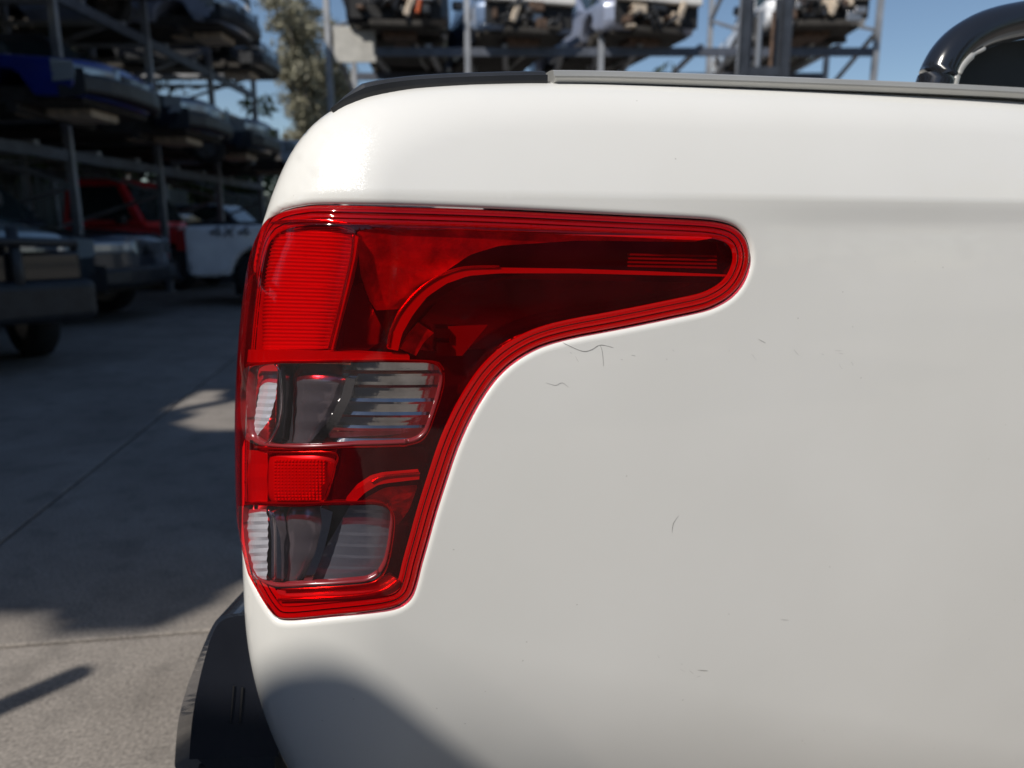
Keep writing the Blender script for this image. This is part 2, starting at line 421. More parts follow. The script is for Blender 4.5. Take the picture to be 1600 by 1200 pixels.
def patch(name, outline, depth, m, parent, holes=(), step=.006, off=None, extra=None, nrm=True):
    V, F = triangulate(outline, holes, step, extra)
    P, N = surf(V, depth, True)
    for _ in range(2):   # repair stray vertices from their neighbours
        E = np.vstack([F[:, [0, 1]], F[:, [1, 2]], F[:, [2, 0]]]); E = np.vstack([E, E[:, ::-1]])
        cn = np.bincount(E[:, 0], minlength=len(P)); ok = cn > 0
        av = np.stack([np.bincount(E[:, 0], P[E[:, 1], k], len(P)) for k in range(3)], 1) / np.maximum(cn, 1)[:, None]
        nv = np.stack([np.bincount(E[:, 0], N[E[:, 1], k], len(P)) for k in range(3)], 1); nv /= np.linalg.norm(nv, axis=1)[:, None] + 1e-9
        bad = ok & ((N * nv).sum(1) < .35); P[bad] = av[bad]; N[bad] = nv[bad]
    a = np.cross(P[F[:, 1]] - P[F[:, 0]], P[F[:, 2]] - P[F[:, 0]])
    fl = (a * N[F[:, 0]]).sum(1) < 0
    F[fl] = F[fl][:, ::-1]
    return mesh(name, P, F, m, parent, True, off, N if nrm else None)
def rowgrid(name, left, right, nrow, ncol, d0, dfn, m, parent, off=None, smooth=False):
    """structured patch from a left and a right pixel edge (top to bottom)"""
    L = resample(np.array(left, float), 1, False); Rr = resample(np.array(right, float), 1, False)
    px = []; uv = []
    for i in range(nrow + 1):
        a = L[int(round(i / nrow * (len(L) - 1)))]; b = Rr[int(round(i / nrow * (len(Rr) - 1)))]
        for j in range(ncol + 1):
            px.append(a + (b - a) * j / ncol); uv.append((i, j / ncol))
    D = p2d(px, d0); dep = np.array([d0 + dfn(i, c) for i, c in uv])
    P = surf(D, dep); n = ncol + 1
    F = [(i * n + j, (i + 1) * n + j, (i + 1) * n + j + 1, i * n + j + 1) for i in range(nrow) for j in range(ncol)]
    return mesh(name, P, F, m, parent, smooth, off)
def ribbon(name, top, bot, d0, thick, m, parent, off=None, n=40, smooth=True):
    """solid strip between an upper and a lower pixel line, front at d0, going inward by thick"""
    A = resample(np.array(top, float), 1, False); B2 = resample(np.array(bot, float), 1, False)
    ia = np.linspace(0, len(A) - 1, n).astype(int); ib = np.linspace(0, len(B2) - 1, n).astype(int)
    a = p2d(A[ia], d0); b = p2d(B2[ib], d0)
    P = np.vstack([surf(a, d0), surf(b, d0), surf(a, d0 + thick), surf(b, d0 + thick)])
    F = []
    for i in range(n - 1):
        F += [(i, n + i, n + i + 1, i + 1), (i, i + 1, 2 * n + i + 1, 2 * n + i), (n + i, 3 * n + i, 3 * n + i + 1, n + i + 1)]
    F += [(0, 2 * n, 3 * n, n), (n - 1, 2 * n - 1, 4 * n - 1, 3 * n - 1)]
    return mesh(name, P, F, m, parent, False, off)

# ================================================================== ground: concrete yard in slabs
GR = R(8.5); gx_ = Vector((math.cos(GR), math.sin(GR), 0)); gy_ = Vector((-math.sin(GR), math.cos(GR), 0))
ground = mesh('ground', [(-400,-400,-.02),(400,-400,-.02),(400,400,-.02),(-400,400,-.02)], [(0,1,2,3)],
              mat('yard_dirt', (.20, .18, .155), .9, noise=(1.5, .3)), off=(0, 0, -.02))
ground.location = (0, 0, -.02); tag(ground, kind='structure')
gorg = Vector((-1.75, 1.765, 0)) # joint crossing
slw, sld = 4.4, 5.2
slab_me = None
for i in range(-5, 4):
    for j in range(-3, 6):
        c = gorg + gx_ * (i * slw) + gy_ * (j * sld)
        if i == 0: pass
        if slab_me is None:
            g = .007
            bm = bmesh.new()
            vs = [bm.verts.new(p) for p in [(g,g,-.06),(slw-g,g,-.06),(slw-g,sld-g,-.06),(g,sld-g,-.06),(g,g,-.004),(slw-g,g,-.004),(slw-g,sld-g,-.004),(g,sld-g,-.004),
                                            (g+.006,g+.006,0),(slw-g-.006,g+.006,0),(slw-g-.006,sld-g-.006,0),(g+.006,sld-g-.006,0)]]
            for f in [(0,1,5,4),(1,2,6,5),(2,3,7,6),(3,0,4,7),(4,5,9,8),(5,6,10,9),(6,7,11,10),(7,4,8,11),(8,9,10,11)]: bm.faces.new([vs[k] for k in f])
            slab_me = bpy.data.meshes.new('concrete_slab'); bm.to_mesh(slab_me); bm.free(); slab_me.materials.append(M['concrete'])
        o = bpy.data.objects.new('concrete_slab', slab_me); COL.objects.link(o); o.parent = ground
        o.location = (c.x, c.y, .02); o.rotation_euler = (0, 0, GR)

# ================================================================== the white pickup
TOFF = tuple(t2w([[.2, .8, -CAMZ]])[0])
truck = empty('pickup_truck', TOFF, 'pearl white pickup truck seen close at its rear corner with red tail light', 'pickup truck')
lamp_px = [(421, 336), (440, 326), (470, 320), (500, 318), (600, 320), (700, 323), (800, 327), (900, 332), (1000, 337), (1080, 341), (1120, 344.5), (1148, 352), (1165, 366),
           (1173, 384), (1175, 404), (1170, 426), (1160, 446), (1145, 463), (1125, 476), (1100, 486), (1050, 497), (1000, 507.5), (950, 517.5), (900, 527), (860, 537), (830, 549), (800, 568),
           (775, 592), (755, 620), (735, 655), (715, 700), (698, 750), (682, 800), (668, 850), (658, 885), (652, 910), (644, 932), (630, 946), (610, 954), (570, 960), (520, 965), (470, 970),
           (443, 971), (428, 966), (412, 945), (398, 920), (388, 900)]
lv = catmull(lamp_px, 4)
ld = p2d(lv)
a0, a1 = ld[-1], ld[0]
hid = [(a0[0] - .02, a0[1] + .03), (a0[0] - .055, a0[1] + .07), (a0[0] - .07, a0[1] + .12), (-.455, -.12), (-.445, -.02), (a1[0] - .085, a1[1] - .055), (a1[0] - .05, a1[1] - .022), (a1[0] - .02, a1[1] - .006)]
LAMP = np.vstack([ld, catmull([a0] + hid + [a1], 6)[1:-1]])
LAMP = smooth_poly(resample(LAMP, .003), 2)
LC = closed(LAMP)
def inset(poly, d, step=.004):
    """polygon moved inwards by d (domain metres)"""
    t = np.roll(poly, -1, 0) - np.roll(poly, 1, 0); t /= np.linalg.norm(t, axis=1)[:, None]
    area = .5 * (poly[:, 0] * np.roll(poly[:, 1], -1) - np.roll(poly[:, 0], -1) * poly[:, 1]).sum()
    n = np.stack([-t[:, 1], t[:, 0]], 1) * (1 if area > 0 else -1)
    q = poly + n * d
    keep = near(q, closed(poly))[0] > abs(d) * .93
    return q[keep]
LIPR = .0075
def lip(Q):
    t = near(Q, LC)[0]; x = np.clip(1 - t / LIPR, 0, 1)
    return LIPR * .75 * (1 - np.sqrt(np.clip(1 - x ** 2, 0, 1)))
# body side panel with the lamp opening
xmax = 1.25
par = np.arange(len(Bc)); Wc = np.interp(par, np.arange(len(Bw_src)), Bw_src)
tn = np.gradient(Bc, axis=0); tn /= np.linalg.norm(tn, axis=1)[:, None]
outw = np.stack([-tn[:, 1], tn[:, 0]], 1)
edge = (Bc + outw * ((RL - 1) * Wc + .045)[:, None])
edge = edge[edge[:, 0] < xmax]
BODY = np.vstack([edge, [(xmax, edge[-1][1]), (xmax, -1.0), (edge[0][0], -1.0)]])
BODY = resample(BODY, .012)
extra = np.vstack([inset(LAMP, -d) for d in (.0006, .0015, .0028, .0045, .0065, .009)])
side = patch('side_panel', BODY, lip, M['paint'], truck, holes=[inset(LAMP, -.0002)], step=.010, off=TOFF, extra=extra)
# the inward return of the lamp opening
q = inset(LAMP, -.0002); n = len(q)
A = surf(q, LIPR * .75); Bq = surf(q, .030)
mesh('lamp_recess', np.vstack([A, Bq]), [(i, (i + 1) % n, n + (i + 1) % n, n + i) for i in range(n)], M['paint'], truck, True, TOFF)

# ------------------------------------------------------------------ tail light
BACK = .040
def dl(Q): return near(Q, LC)[0]
lens_out = inset(LAMP, .0012)
housing_o = inset(LAMP, .0022)
V, F = triangulate(housing_o, (), .008)
P, N = surf(V, lambda Q: np.full(len(Q), BACK), True)
tail = patch('tail_light', housing_o, lambda Q: .006 + (BACK - .006) * sstep(.0022, .016, dl(Q)), M['dark_housing'], truck, step=.006, off=TOFF,
             extra=np.vstack([resample(inset(LAMP, d), .005) for d in (.005, .008, .011, .015)]))
# clear windows in the lens (pixel outlines)
W1 = [(386, 578), (395, 572), (440, 567), (520, 566), (600, 565), (665, 566), (681, 569), (689, 578), (690, 594), (684, 620), (674, 652), (665, 676), (654, 686), (636, 691), (560, 693), (440, 697), (400, 692), (388, 684), (383, 660), (382, 610)]
W2 = [(378, 790), (400, 787), (440, 789), (520, 787), (585, 786), (603, 790), (611, 800), (612, 816), (608, 850), (602, 880), (592, 898), (574, 908), (540, 911), (480, 914), (430, 916), (404, 908), (390, 890), (380, 850), (376, 815)]
def win(px, d=0.0): return smooth_poly(resample(p2d(px, d), .003), 2)
w1, w2 = win(W1), win(W2)
def lens_depth(Q):
    t = dl(Q)
    d = .004 * np.clip(1 - (t - .0012) / .005, 0, 1) ** 2
    for c, wd, a in ((.0105, .0016, .0011), (.0150, .0014, .0009), (.0195, .0014, .0008)):
        d = d + a * np.exp(-((t - c) / wd) ** 2)
    return d + .0002 - .0050 * (1 - (1 - np.clip(t / .024, 0, 1)) ** 2)
ex = np.vstack([resample(inset(LAMP, d), .004) for d in (.0025, .004, .0062, .0082, .0092, .0100, .0108, .0118, .0134, .0143, .015, .0158, .0168, .0182, .0190, .0198, .0208, .0225)])
m1 = ~inpoly(ex, w1) & ~inpoly(ex, w2) & (near(ex, closed(w1))[0] > .0015) & (near(ex, closed(w2))[0] > .0015)
patch('red_lens', lens_out, lens_depth, M['red_lens'], tail, holes=[w1, w2], step=.006, off=TOFF, extra=ex[m1])
def win_lens(Q): return lens_depth(Q)
patch('clear_lens', w1, win_lens, M['clear_lens'], tail, step=.004, off=TOFF)
patch('clear_lens', w2, win_lens, M['clear_lens'], tail, step=.004, off=TOFF)
# window surrounds: a thin raised bead round each clear window
def bead(poly, wd, name, m, d0=.0012, d1=.012):
    o = inset(poly, -wd); i_ = poly; o = resample(o, .003); o = smooth_poly(o, 1)
    i_ = np.array([i_[np.argmin(((i_ - p) ** 2).sum(1))] for p in o]); n = len(o)
    a = surf(o, d0 + .001); b = surf(i_, d0); c = surf(i_, d1)
    F = [(k, (k + 1) % n, n + (k + 1) % n, n + k) for k in range(n)] + [(n + k, n + (k + 1) % n, 2 * n + (k + 1) % n, 2 * n + k) for k in range(n)]
    return mesh(name, np.vstack([a, b, c]), F, m, tail, True, TOFF)
M['dark_red'] = mat('dark_red_plastic', (.24, .014, .018), .25, 0, .6)
bead(w1, .0022, 'window_surround', M['dark_red'], .0018, .013); bead(w2, .0022, 'window_surround', M['dark_red'], .0018, .013)
# ridged rim that follows the outline behind the lens
def rim_depth(Q):
    t = dl(Q)
    return .0045 + .30 * np.maximum(t - .004, 0) + .0009 * np.abs(((t / .0052) % 1) - .5) * 2
M['groove'] = mat('groove_plastic', (.34, .02, .04), .3, 0, .6)
for nm_, t0_, t1_, m_ in (('ridged_rim', .0016, .0072, M['red_plastic']), ('rim_groove', .0072, .0086, M['groove']), ('ridged_rim', .0086, .0134, M['red_plastic']),
                          ('rim_groove', .0134, .0146, M['groove']), ('ridged_rim', .0146, .0200, M['red_plastic'])):
    ro = resample(inset(LAMP, t0_), .004); ri = resample(inset(LAMP, t1_), .004); mid = [resample(inset(LAMP, t0_ + (t1_ - t0_) * f), .004) for f in ((.5,) if nm_ == 'rim_groove' else (.3, .55, .8))]
    fn = (lambda Q: rim_depth(Q) + .0035) if nm_ == 'rim_groove' else rim_depth
    patch(nm_, ro, fn, m_, tail, holes=[ri], step=.02, off=TOFF, extra=np.vstack(mid), nrm=False)

# upper brake reflector, finely ribbed
BL = [(424, 352), (408, 366), (402, 400), (399, 440), (397, 490), (398, 546)]
BR = [(546, 352), (551, 368), (549, 392), (538, 440), (525, 495), (512, 546)]
rowgrid('brake_reflector', BL, BR, 68, 26, .012,
        lambda i, c: (-.0012 if i % 2 else .0008) + .010 * (2 * abs(c - .5)) ** 6 + (.012 * max(0, 1 - i / 8) ** 2), M['red_reflector'], tail, TOFF)
ribbon('reflector_edge', [(552, 366), (548, 400), (538, 445), (526, 495), (514, 545)], [(560, 370), (555, 402), (545, 447), (532, 497), (520, 547)], .006, .02, M['red_plastic'], tail, TOFF)
M['hot'] = mat('light_bar_glint', (.95, .25, .10), .28, .5)  # orange colour stands in for sun glints on the bar
ribbon('light_bar', [(376, 546), (450, 547), (540, 550), (640, 556)], [(376, 566), (450, 565), (540, 563), (640, 562)], .006, .02, M['hot'], tail, TOFF)
# broad satin bowl beside it, hazy red
def fold(poly, d0, fn, name, m, step=.005, hd=None):
    D = smooth_poly(resample(p2d(poly, d0 if hd is None else hd), .004), 1)
    c = D.mean(0)
    return patch(name, D, lambda Q: d0 + fn(Q, c), m, tail, step=step, off=TOFF)
fold([(558, 362), (620, 352), (800, 355), (960, 362), (1090, 372), (1090, 378), (900, 376), (780, 384), (735, 398), (690, 430), (650, 472), (612, 520), (575, 470), (562, 430)], .020,
     lambda Q, c: .25 * np.maximum(Q[:, 0] - c[0] + .03, 0) * 0 + .9 * (Q[:, 1] - c[1]) ** 2 - .25 * (Q[:, 1] - c[1]) , 'upper_bowl', M['satin_metal'])
fold([(562, 346), (700, 348), (850, 352), (1000, 359), (1085, 365), (1110, 372), (1085, 376), (960, 370), (800, 363), (700, 360), (600, 362)], .016, lambda Q, c: .9 * (Q[:, 1] - c[1]), 'upper_facet', M['red_reflector'])
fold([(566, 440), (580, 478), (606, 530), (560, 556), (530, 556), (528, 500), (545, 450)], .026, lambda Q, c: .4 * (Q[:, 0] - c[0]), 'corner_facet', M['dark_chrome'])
# deep dark bowl with the light blade curving round it
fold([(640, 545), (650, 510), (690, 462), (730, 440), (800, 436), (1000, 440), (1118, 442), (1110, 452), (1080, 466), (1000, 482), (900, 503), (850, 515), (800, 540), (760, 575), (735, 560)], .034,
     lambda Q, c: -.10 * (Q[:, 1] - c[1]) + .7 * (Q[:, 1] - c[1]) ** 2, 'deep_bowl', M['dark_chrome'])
ribbon('light_blade', [(606, 545), (610, 520), (625, 488), (650, 457), (682, 434), (720, 421), (770, 418), (900, 420), (1020, 424), (1134, 429)],
       [(622, 548), (628, 522), (645, 492), (668, 463), (698, 443), (732, 431), (780, 427), (900, 427), (1020, 430), (1134, 432)], .010, .018, M['red_plastic'], tail, TOFF, 60)
for k in range(4):
    ribbon('bowl_rib', [(985, 396 + 6 * k), (1120, 399 + 6 * k)], [(985, 399 + 6 * k), (1120, 402 + 6 * k)], .020, .008, M['dark_red'], tail, TOFF, 6)
ribbon('bowl_fin', [(625, 545), (640, 522), (655, 505)], [(650, 556), (662, 535), (678, 520)], .022, .010, M['satin_metal'], tail, TOFF, 10)
for a, b in (((683, 514), (703, 528)), ((683, 536), (703, 556))):
    ribbon('lug', [a, (b[0], a[1])], [(a[0], b[1]), b], .024, .012, M['dark_housing'], tail, TOFF, 3)
ribbon('lug_plate', [(700, 510), (762, 508)], [(704, 556), (722, 556)], .030, .006, M['dark_red'], tail, TOFF, 8)

M['bright'] = mat('bright_reflector', (.84, .87, .92), .22, .55, bump=(120, .2, .001))
M['ribbed'] = mat('ribbed_reflector', (.46, .47, .45), .12, 1.0, noise=(26, .35), bump=(22, .25, .004))
M['soft'] = mat('soft_reflector', (.22, .19, .21), .22, .75, bump=(45, .3, .003)); M['soft_grey'] = mat('grey_reflector', (.20, .21, .25), .25, .6, bump=(60, .3, .002))
# reversing lamp chamber behind the first clear window
M['chrome_step'] = M['chrome']
rowgrid('reverse_reflector', [(538, 566), (534, 600), (520, 640), (500, 694)], [(688, 566), (688, 600), (676, 645), (654, 694)], 30, 30, .018,
        lambda i, c: [.0, .0004, .0008, .0010, -.0010][i % 5] + .004 * (c - .5) ** 2 * 4, M['ribbed'], tail, TOFF)
rowgrid('reverse_bowl', [(446, 570), (446, 620), (446, 655), (446, 692)], [(530, 570), (541, 596), (520, 645), (492, 692)], 16, 14, .014,
        lambda i, c: (.0036 * max(0, 3 - i)) + [.0, .0009, .0013, .0003][i % 4] * (i > 3) + .010 * (2 * abs(c - .55)) ** 3, M['soft'], tail, TOFF, True)
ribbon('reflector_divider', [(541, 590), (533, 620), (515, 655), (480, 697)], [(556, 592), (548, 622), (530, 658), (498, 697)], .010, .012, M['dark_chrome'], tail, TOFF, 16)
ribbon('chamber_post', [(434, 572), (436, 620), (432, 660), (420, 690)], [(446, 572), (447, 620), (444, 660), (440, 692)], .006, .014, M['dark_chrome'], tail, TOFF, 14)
rowgrid('side_reflector', [(390, 580), (389, 620), (390, 655), (388, 686)], [(430, 580), (433, 620), (428, 655), (410, 686)], 20, 8, .020,
        lambda i, c: (.0 if i % 2 else .0008) - .0007 * i + .003 * (c - .5) ** 2 * 4, M['bright'], tail, TOFF)
# red block with the square-cell retroreflector
rb = mat('retro_red', (.75, .03, .02), .25, .2, .5)
RBL = [(414, 706), (414, 740), (414, 788)]; RBR = [(524, 706), (520, 740), (502, 788)]
rowgrid('red_block', [(380, 702), (378, 740), (380, 788)], RBL, 4, 6, .008, lambda i, c: .001 * (i % 2) + .003 * c, M['red_reflector'], tail, TOFF)
rowgrid('block_frame', RBL, RBR, 14, 18, .012, lambda i, c: .007 * (2 * abs(c - .5)) ** 5 + .007 * (2 * abs(i / 14 - .5)) ** 5 - .004, M['red_reflector'], tail, TOFF, True)
cells = MB()
for r_ in range(13):
    for c_ in range(15):
        u0 = 428 + 5.4 * c_; v0 = 719 + 5 * r_
        if u0 > 512 - .22 * (v0 - 719): continue
        d = p2d([(u0, v0), (u0 + 4.6, v0), (u0 + 4.6, v0 + 4.2), (u0, v0 + 4.2), (u0 + 2.3, v0 + 2.1)], .008)
        P = surf(d, np.array([.009, .009, .009, .009, .0068])); cells.add([tuple(p) for p in P], [(0, 1, 4), (1, 2, 4), (2, 3, 4), (3, 0, 4)])
cells.build('retroreflector', rb, tail, off=TOFF)
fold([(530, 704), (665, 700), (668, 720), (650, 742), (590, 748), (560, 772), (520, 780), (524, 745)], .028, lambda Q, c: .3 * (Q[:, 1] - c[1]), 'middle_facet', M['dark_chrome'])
ribbon('light_blade', [(540, 782), (556, 765), (580, 750), (600, 745), (656, 740)], [(556, 784), (570, 770), (590, 758), (604, 755), (655, 749)], .008, .016, M['red_plastic'], tail, TOFF, 24)
fold([(560, 784), (600, 758), (652, 754), (640, 800), (622, 830), (616, 800), (600, 786)], .022, lambda Q, c: -.35 * (Q[:, 1] - c[1]), 'middle_bowl', M['satin_metal'])
# indicator chamber behind the second clear window
rowgrid('indicator_reflector', [(548, 788), (524, 830), (500, 870), (482, 912)], [(612, 788), (612, 820), (606, 870), (590, 912)], 28, 24, .018,
        lambda i, c: [.0, .0001, .0002, -.0002][i % 4] + .0024 * (c - .5) ** 2 * 4, M['soft_grey'], tail, TOFF)
rowgrid('indicator_bowl', [(438, 792), (438, 830), (438, 870), (438, 908)], [(494, 792), (502, 830), (492, 870), (470, 908)], 12, 12, .015,
        lambda i, c: (.0036 * max(0, 2 - i)) + [.0, .0010, .0015, .0004][i % 4] * (i > 2) + .010 * (2 * abs(c - .5)) ** 3, M['soft'], tail, TOFF, True)
ribbon('reflector_divider', [(500, 792), (503, 820), (494, 860), (472, 912)], [(520, 800), (514, 830), (504, 865), (486, 912)], .010, .012, M['chrome'], tail, TOFF, 16)
ribbon('chamber_post', [(420, 800), (424, 840), (424, 880), (424, 908)], [(428, 800), (438, 840), (440, 880), (440, 908)], .006, .014, M['chrome'], tail, TOFF, 14)
rowgrid('side_reflector', [(384, 796), (386, 830), (392, 870), (402, 904)], [(416, 796), (420, 830), (420, 870), (420, 904)], 18, 8, .007,
        lambda i, c: (.0 if i % 2 else .0012) - .0002 * i + .0008 * math.sin(c * 5 + i), M['bright'], tail, TOFF)
# rounded glossy lips added along the chamber edges to make sun glints
M['lip'] = mat('red_glossy_lip', (.97, .42, .22), .26, .9, bump=(160, .35, .0012)); M['clear_lip'] = mat('bright_lip', (.85, .80, .82), .12, 1.0, bump=(160, .3, .0012))
def lipline(px, depth, r, m, name='glint_lip'):
    C = catmull(px, 5); P = surf(p2d(C, depth), depth); mb = MB(); mb.tube([tuple(p) for p in P], r, 8)
    return mb.build(name, m, tail, True, TOFF)
lipline([(378, 571), (410, 568), (450, 566), (520, 566), (548, 568)], .006, .0018, M['lip'])
lipline([(548, 564), (600, 563), (660, 564), (684, 567), (693, 578)], .005, .0012, M['lip'])
lipline([(693, 582), (692, 606), (680, 645), (668, 676), (655, 690), (636, 695)], .005, .0010, M['lip'])
lipline([(636, 696), (560, 698), (440, 701), (398, 698)], .005, .0012, M['lip'])
lipline([(414, 706), (470, 706), (524, 708), (523, 730), (517, 755), (506, 782), (480, 789), (430, 790)], .008, .0013, M['lip'])
lipline([(384, 786), (430, 788), (520, 786), (588, 785), (606, 788)], .004, .0016, M['clear_lip'])
lipline([(608, 790), (615, 806), (615, 830), (606, 880), (594, 902), (575, 912), (520, 917), (440, 921)], .005, .0012, M['lip'])
lipline([(552, 366), (549, 400), (539, 445), (527, 495), (514, 545)], .006, .0014, M['lip'])
lipline([(408, 352), (440, 346), (500, 344), (548, 350)], .006, .0014, M['lip'])
lipline([(430, 569), (437, 580), (440, 620), (435, 662), (420, 690), (405, 694)], .005, .0014, M['clear_lip'])
lipline([(420, 796), (427, 815), (428, 860), (428, 905)], .005, .0014, M['clear_lip'])
lipline([(606, 540), (612, 512), (628, 482), (655, 452), (688, 430), (725, 418), (780, 416)], .009, .0012, M['lip'])
lipline([(580, 753), (602, 744), (656, 739)], .007, .0014, M['lip'])
lipline([(436, 937), (500, 934), (560, 930), (598, 922), (622, 906)], .006, .0022, M['lip'])
# bottom red strip
ribbon('lower_strip', [(432, 922), (520, 919), (575, 915), (610, 898)], [(430, 952), (520, 947), (590, 942), (634, 915)], .010, .006, M['red_reflector'], tail, TOFF, 24)

# ------------------------------------------------------------------ tub cap, rail, bumper, tailgate, sports bar
def sweep(i0, i1, prof, name, m, parent=truck, endfade=0):
    C = Bc[i0:i1]; o = outw[i0:i1]; n = len(C); V = []; k = len(prof)
    for a in range(n):
        f = min(1, a / endfade) if endfade else 1
        for po, py in prof:
            XZ = C[a] + o[a] * (po * f if po > 0 else po)
            V.append((XZ[0], py, XZ[1]))
    F = [(a * k + b, a * k + (b + 1) % k, (a + 1) * k + (b + 1) % k, (a + 1) * k + b) for a in range(n - 1) for b in range(k)]
    F += [tuple(range(k)), tuple((n - 1) * k + b for b in reversed(range(k)))]
    return mesh(name, t2w(np.array(V)), F, m, parent, False, TOFF)
def bidx(u):  # outline index of the pixel column u along the top
    X = px_plane(u, 120, .075)[0]; c = np.where(Bc[:, 0] > X)[0]; c = c[Bc[c, 1] > .05]; return int(c[0])
i5, i8 = bidx(508), bidx(865)
sweep(i5, i8, [(-.010, .082), (.000, .078), (.0055, .0775), (.0068, .083), (.0105, .086), (.0130, .097), (.0135, .11), (.0135, .15), (-.010, .15)], 'tub_cap', M['black_plastic'], endfade=6)
sweep(i8, len(Bc) - 2, [(-.003, .079), (.0015, .073), (.0035, .0725), (.0045, .077), (.0095, .078), (.0115, .083), (.0122, .092), (.0122, .135), (-.003, .135)], 'bed_rail', M['rail_grey'])

def pl(px, Y): return [px_plane(u, v, Y) for u, v in px]
inn = pl([(430, 968), (378, 966), (352, 972), (338, 990), (325, 1030), (313, 1080), (305, 1130), (301, 1182), (430, 1178)], .165)
out_ = pl([(430, 950), (378, 958), (348, 962), (332, 978), (310, 1028), (290, 1080), (277, 1130), (271, 1200), (430, 1300)], .235)
V = [(x, .165, z) for x, z in inn] + [(x, .235, z) for x, z in out_] + [(x + .11, .62, z - .04) for x, z in out_] + [(x + .11, 1.45, z - .04) for x, z in out_]
n = 9; F = [tuple(range(n))]
def rnd(L, k=6):  # smooth the visible curve, keep the hidden corners
    A = [v for v in L]; C = catmull([(x, z) for x, _, z in A[1:8]], k); return [A[0]] + [(c[0], A[0][1], c[1]) for c in C] + [A[8]]
rings = [V[9 * q:9 * q + 9] for q in range(4)]
rings = [[(a[0] + (.11 if q > 1 else 0) * 0, a[1], a[2]) for a in r] for q, r in enumerate(rings)]
V = [p for r in rings for p in rnd(r)]; n = len(V) // 4; F = [tuple(range(n))]
M['bumper'] = mat('bumper_plastic', (.017, .019, .026), .22, 0, .8, noise=(9, .2), bump=(500, .08, .0005))
for k in range(n): F += [(k, (k + 1) % n, n + (k + 1) % n, n + k), (n + k, n + (k + 1) % n, 2 * n + (k + 1) % n, 2 * n + k), (2 * n + k, 2 * n + (k + 1) % n, 3 * n + (k + 1) % n, 3 * n + k)]
bumper = bevel(mesh('rear_bumper', t2w(np.array(V)), F, M['bumper'], truck, False, TOFF), .016, 4)
for px_ in ([(377, 1074), (380, 1074), (376, 1131), (373, 1131)], [(364, 1072), (366, 1072), (361, 1131), (359, 1131)]):
    a = pl(px_, .163); b = pl(px_, .18)
    mesh('bumper_slot', t2w(np.array([(x, .163, z) for x, z in a] + [(x, .18, z) for x, z in b])), [(0,1,2,3),(0,4,5,1),(1,5,6,2),(2,6,7,3),(3,7,4,0)], M['rubber'], bumper, False, TOFF)
st = pl([(312, 1184), (408, 1180), (430, 1300), (300, 1300)], .18)
mesh('bumper_step', t2w(np.array([(x, .18, z) for x, z in st] + [(x, .5, z) for x, z in st])), [(0,1,2,3),(0,4,5,1),(1,5,6,2),(2,6,7,3),(3,7,4,0)], M['black_plastic'], bumper, False, TOFF)
def tbox(name, x0, x1, y0, y1, z0, z1, m, bv=.01, parent=truck):
    mb = MB().box(x0, x1, y0, y1, z0, z1); P = t2w(np.array(mb.v))
    return bevel(mesh(name, P, mb.f, m, parent, False, TOFF), bv, 3)
XB = float(Bc[:, 0].min())
ie = bidx(600); gi = Bc[8:ie] - outw[8:ie] * .012; gi = gi[::3]; ng = len(gi)
gb = gi + np.array([.06, 0]); loop = np.vstack([gi, gb[::-1]]); nl = len(loop)
V = [(x, .19, z) for x, z in loop] + [(x, 1.44, z) for x, z in loop]
gate = mesh('tailgate', t2w(np.array(V)), [tuple(range(nl)), tuple(reversed(range(nl, 2 * nl)))] + [(k, (k + 1) % nl, nl + (k + 1) % nl, nl + k) for k in range(nl)], M['paint'], truck, False, TOFF)
gx0 = float(np.interp(.03, gi[:, 1], gi[:, 0])); tbox('tailgate_handle', gx0 - .012, gx0 + .02, .74, .90, .0, .06, M['gloss_black'], .01, gate)
tbox('bed_floor', XB + .09, xmax, .12, 1.52, -.36, -.33, M['black_plastic'])
tbox('bed_liner', XB + .32, xmax, .155, .175, -.34, zt - .012, M['black_plastic'], .004)
tbox('side_panel', XB + .22, xmax, 1.56, 1.66, -.60, zt, M['paint'], .03)
tbox('bulkhead', xmax, xmax + .04, .12, 1.62, -.60, zt - .02, M['paint'], .03)
tbox('underbody', XB + .15, xmax, .25, 1.4, -.66, -.40, M['rubber'], .02)
# sports bar
def tp(u, v, Y): x, z = px_plane(u, v, Y); return t2w([[x, Y, z]])[0]
mb = MB(); cl = catmull([(1456, 150), (1466, 118), (1480, 90), (1506, 64), (1545, 44), (1600, 31), (1700, 18), (1830, 8)], 6)
mb.tube([tp(u, v, .16) for u, v in cl], .0265, 16)
sb = mesh('sports_bar', mb.v, mb.f, M['gloss_black'], truck, True, TOFF)
mb = MB(); mb.tube([tp(u, v, .14) for u, v in catmull([(1489, 140), (1493, 122), (1501, 104), (1516, 88), (1538, 76)], 5)], [.006] * 8 + [.0065] * 8 + [.003] * 5, 8)
mb.build('bar_trim', M['rail_grey'], sb, True, TOFF)
sp_ = [tp(u, v, .20) for u, v in [(1494, 140), (1506, 104), (1530, 80), (1570, 66), (1640, 55), (1800, 40), (1800, 150)]]
sq = [tp(u, v, .20) + .02 * TY for u, v in [(1494, 140), (1506, 104), (1530, 80), (1570, 66), (1640, 55), (1800, 40), (1800, 150)]]
mesh('bar_sail_panel', sp_ + sq, [tuple(range(7)), tuple(range(13, 6, -1))] + [(k, 7 + k, 7 + (k + 1) % 7, (k + 1) % 7) for k in range(7)], M['black_plastic'], sb, False, TOFF)
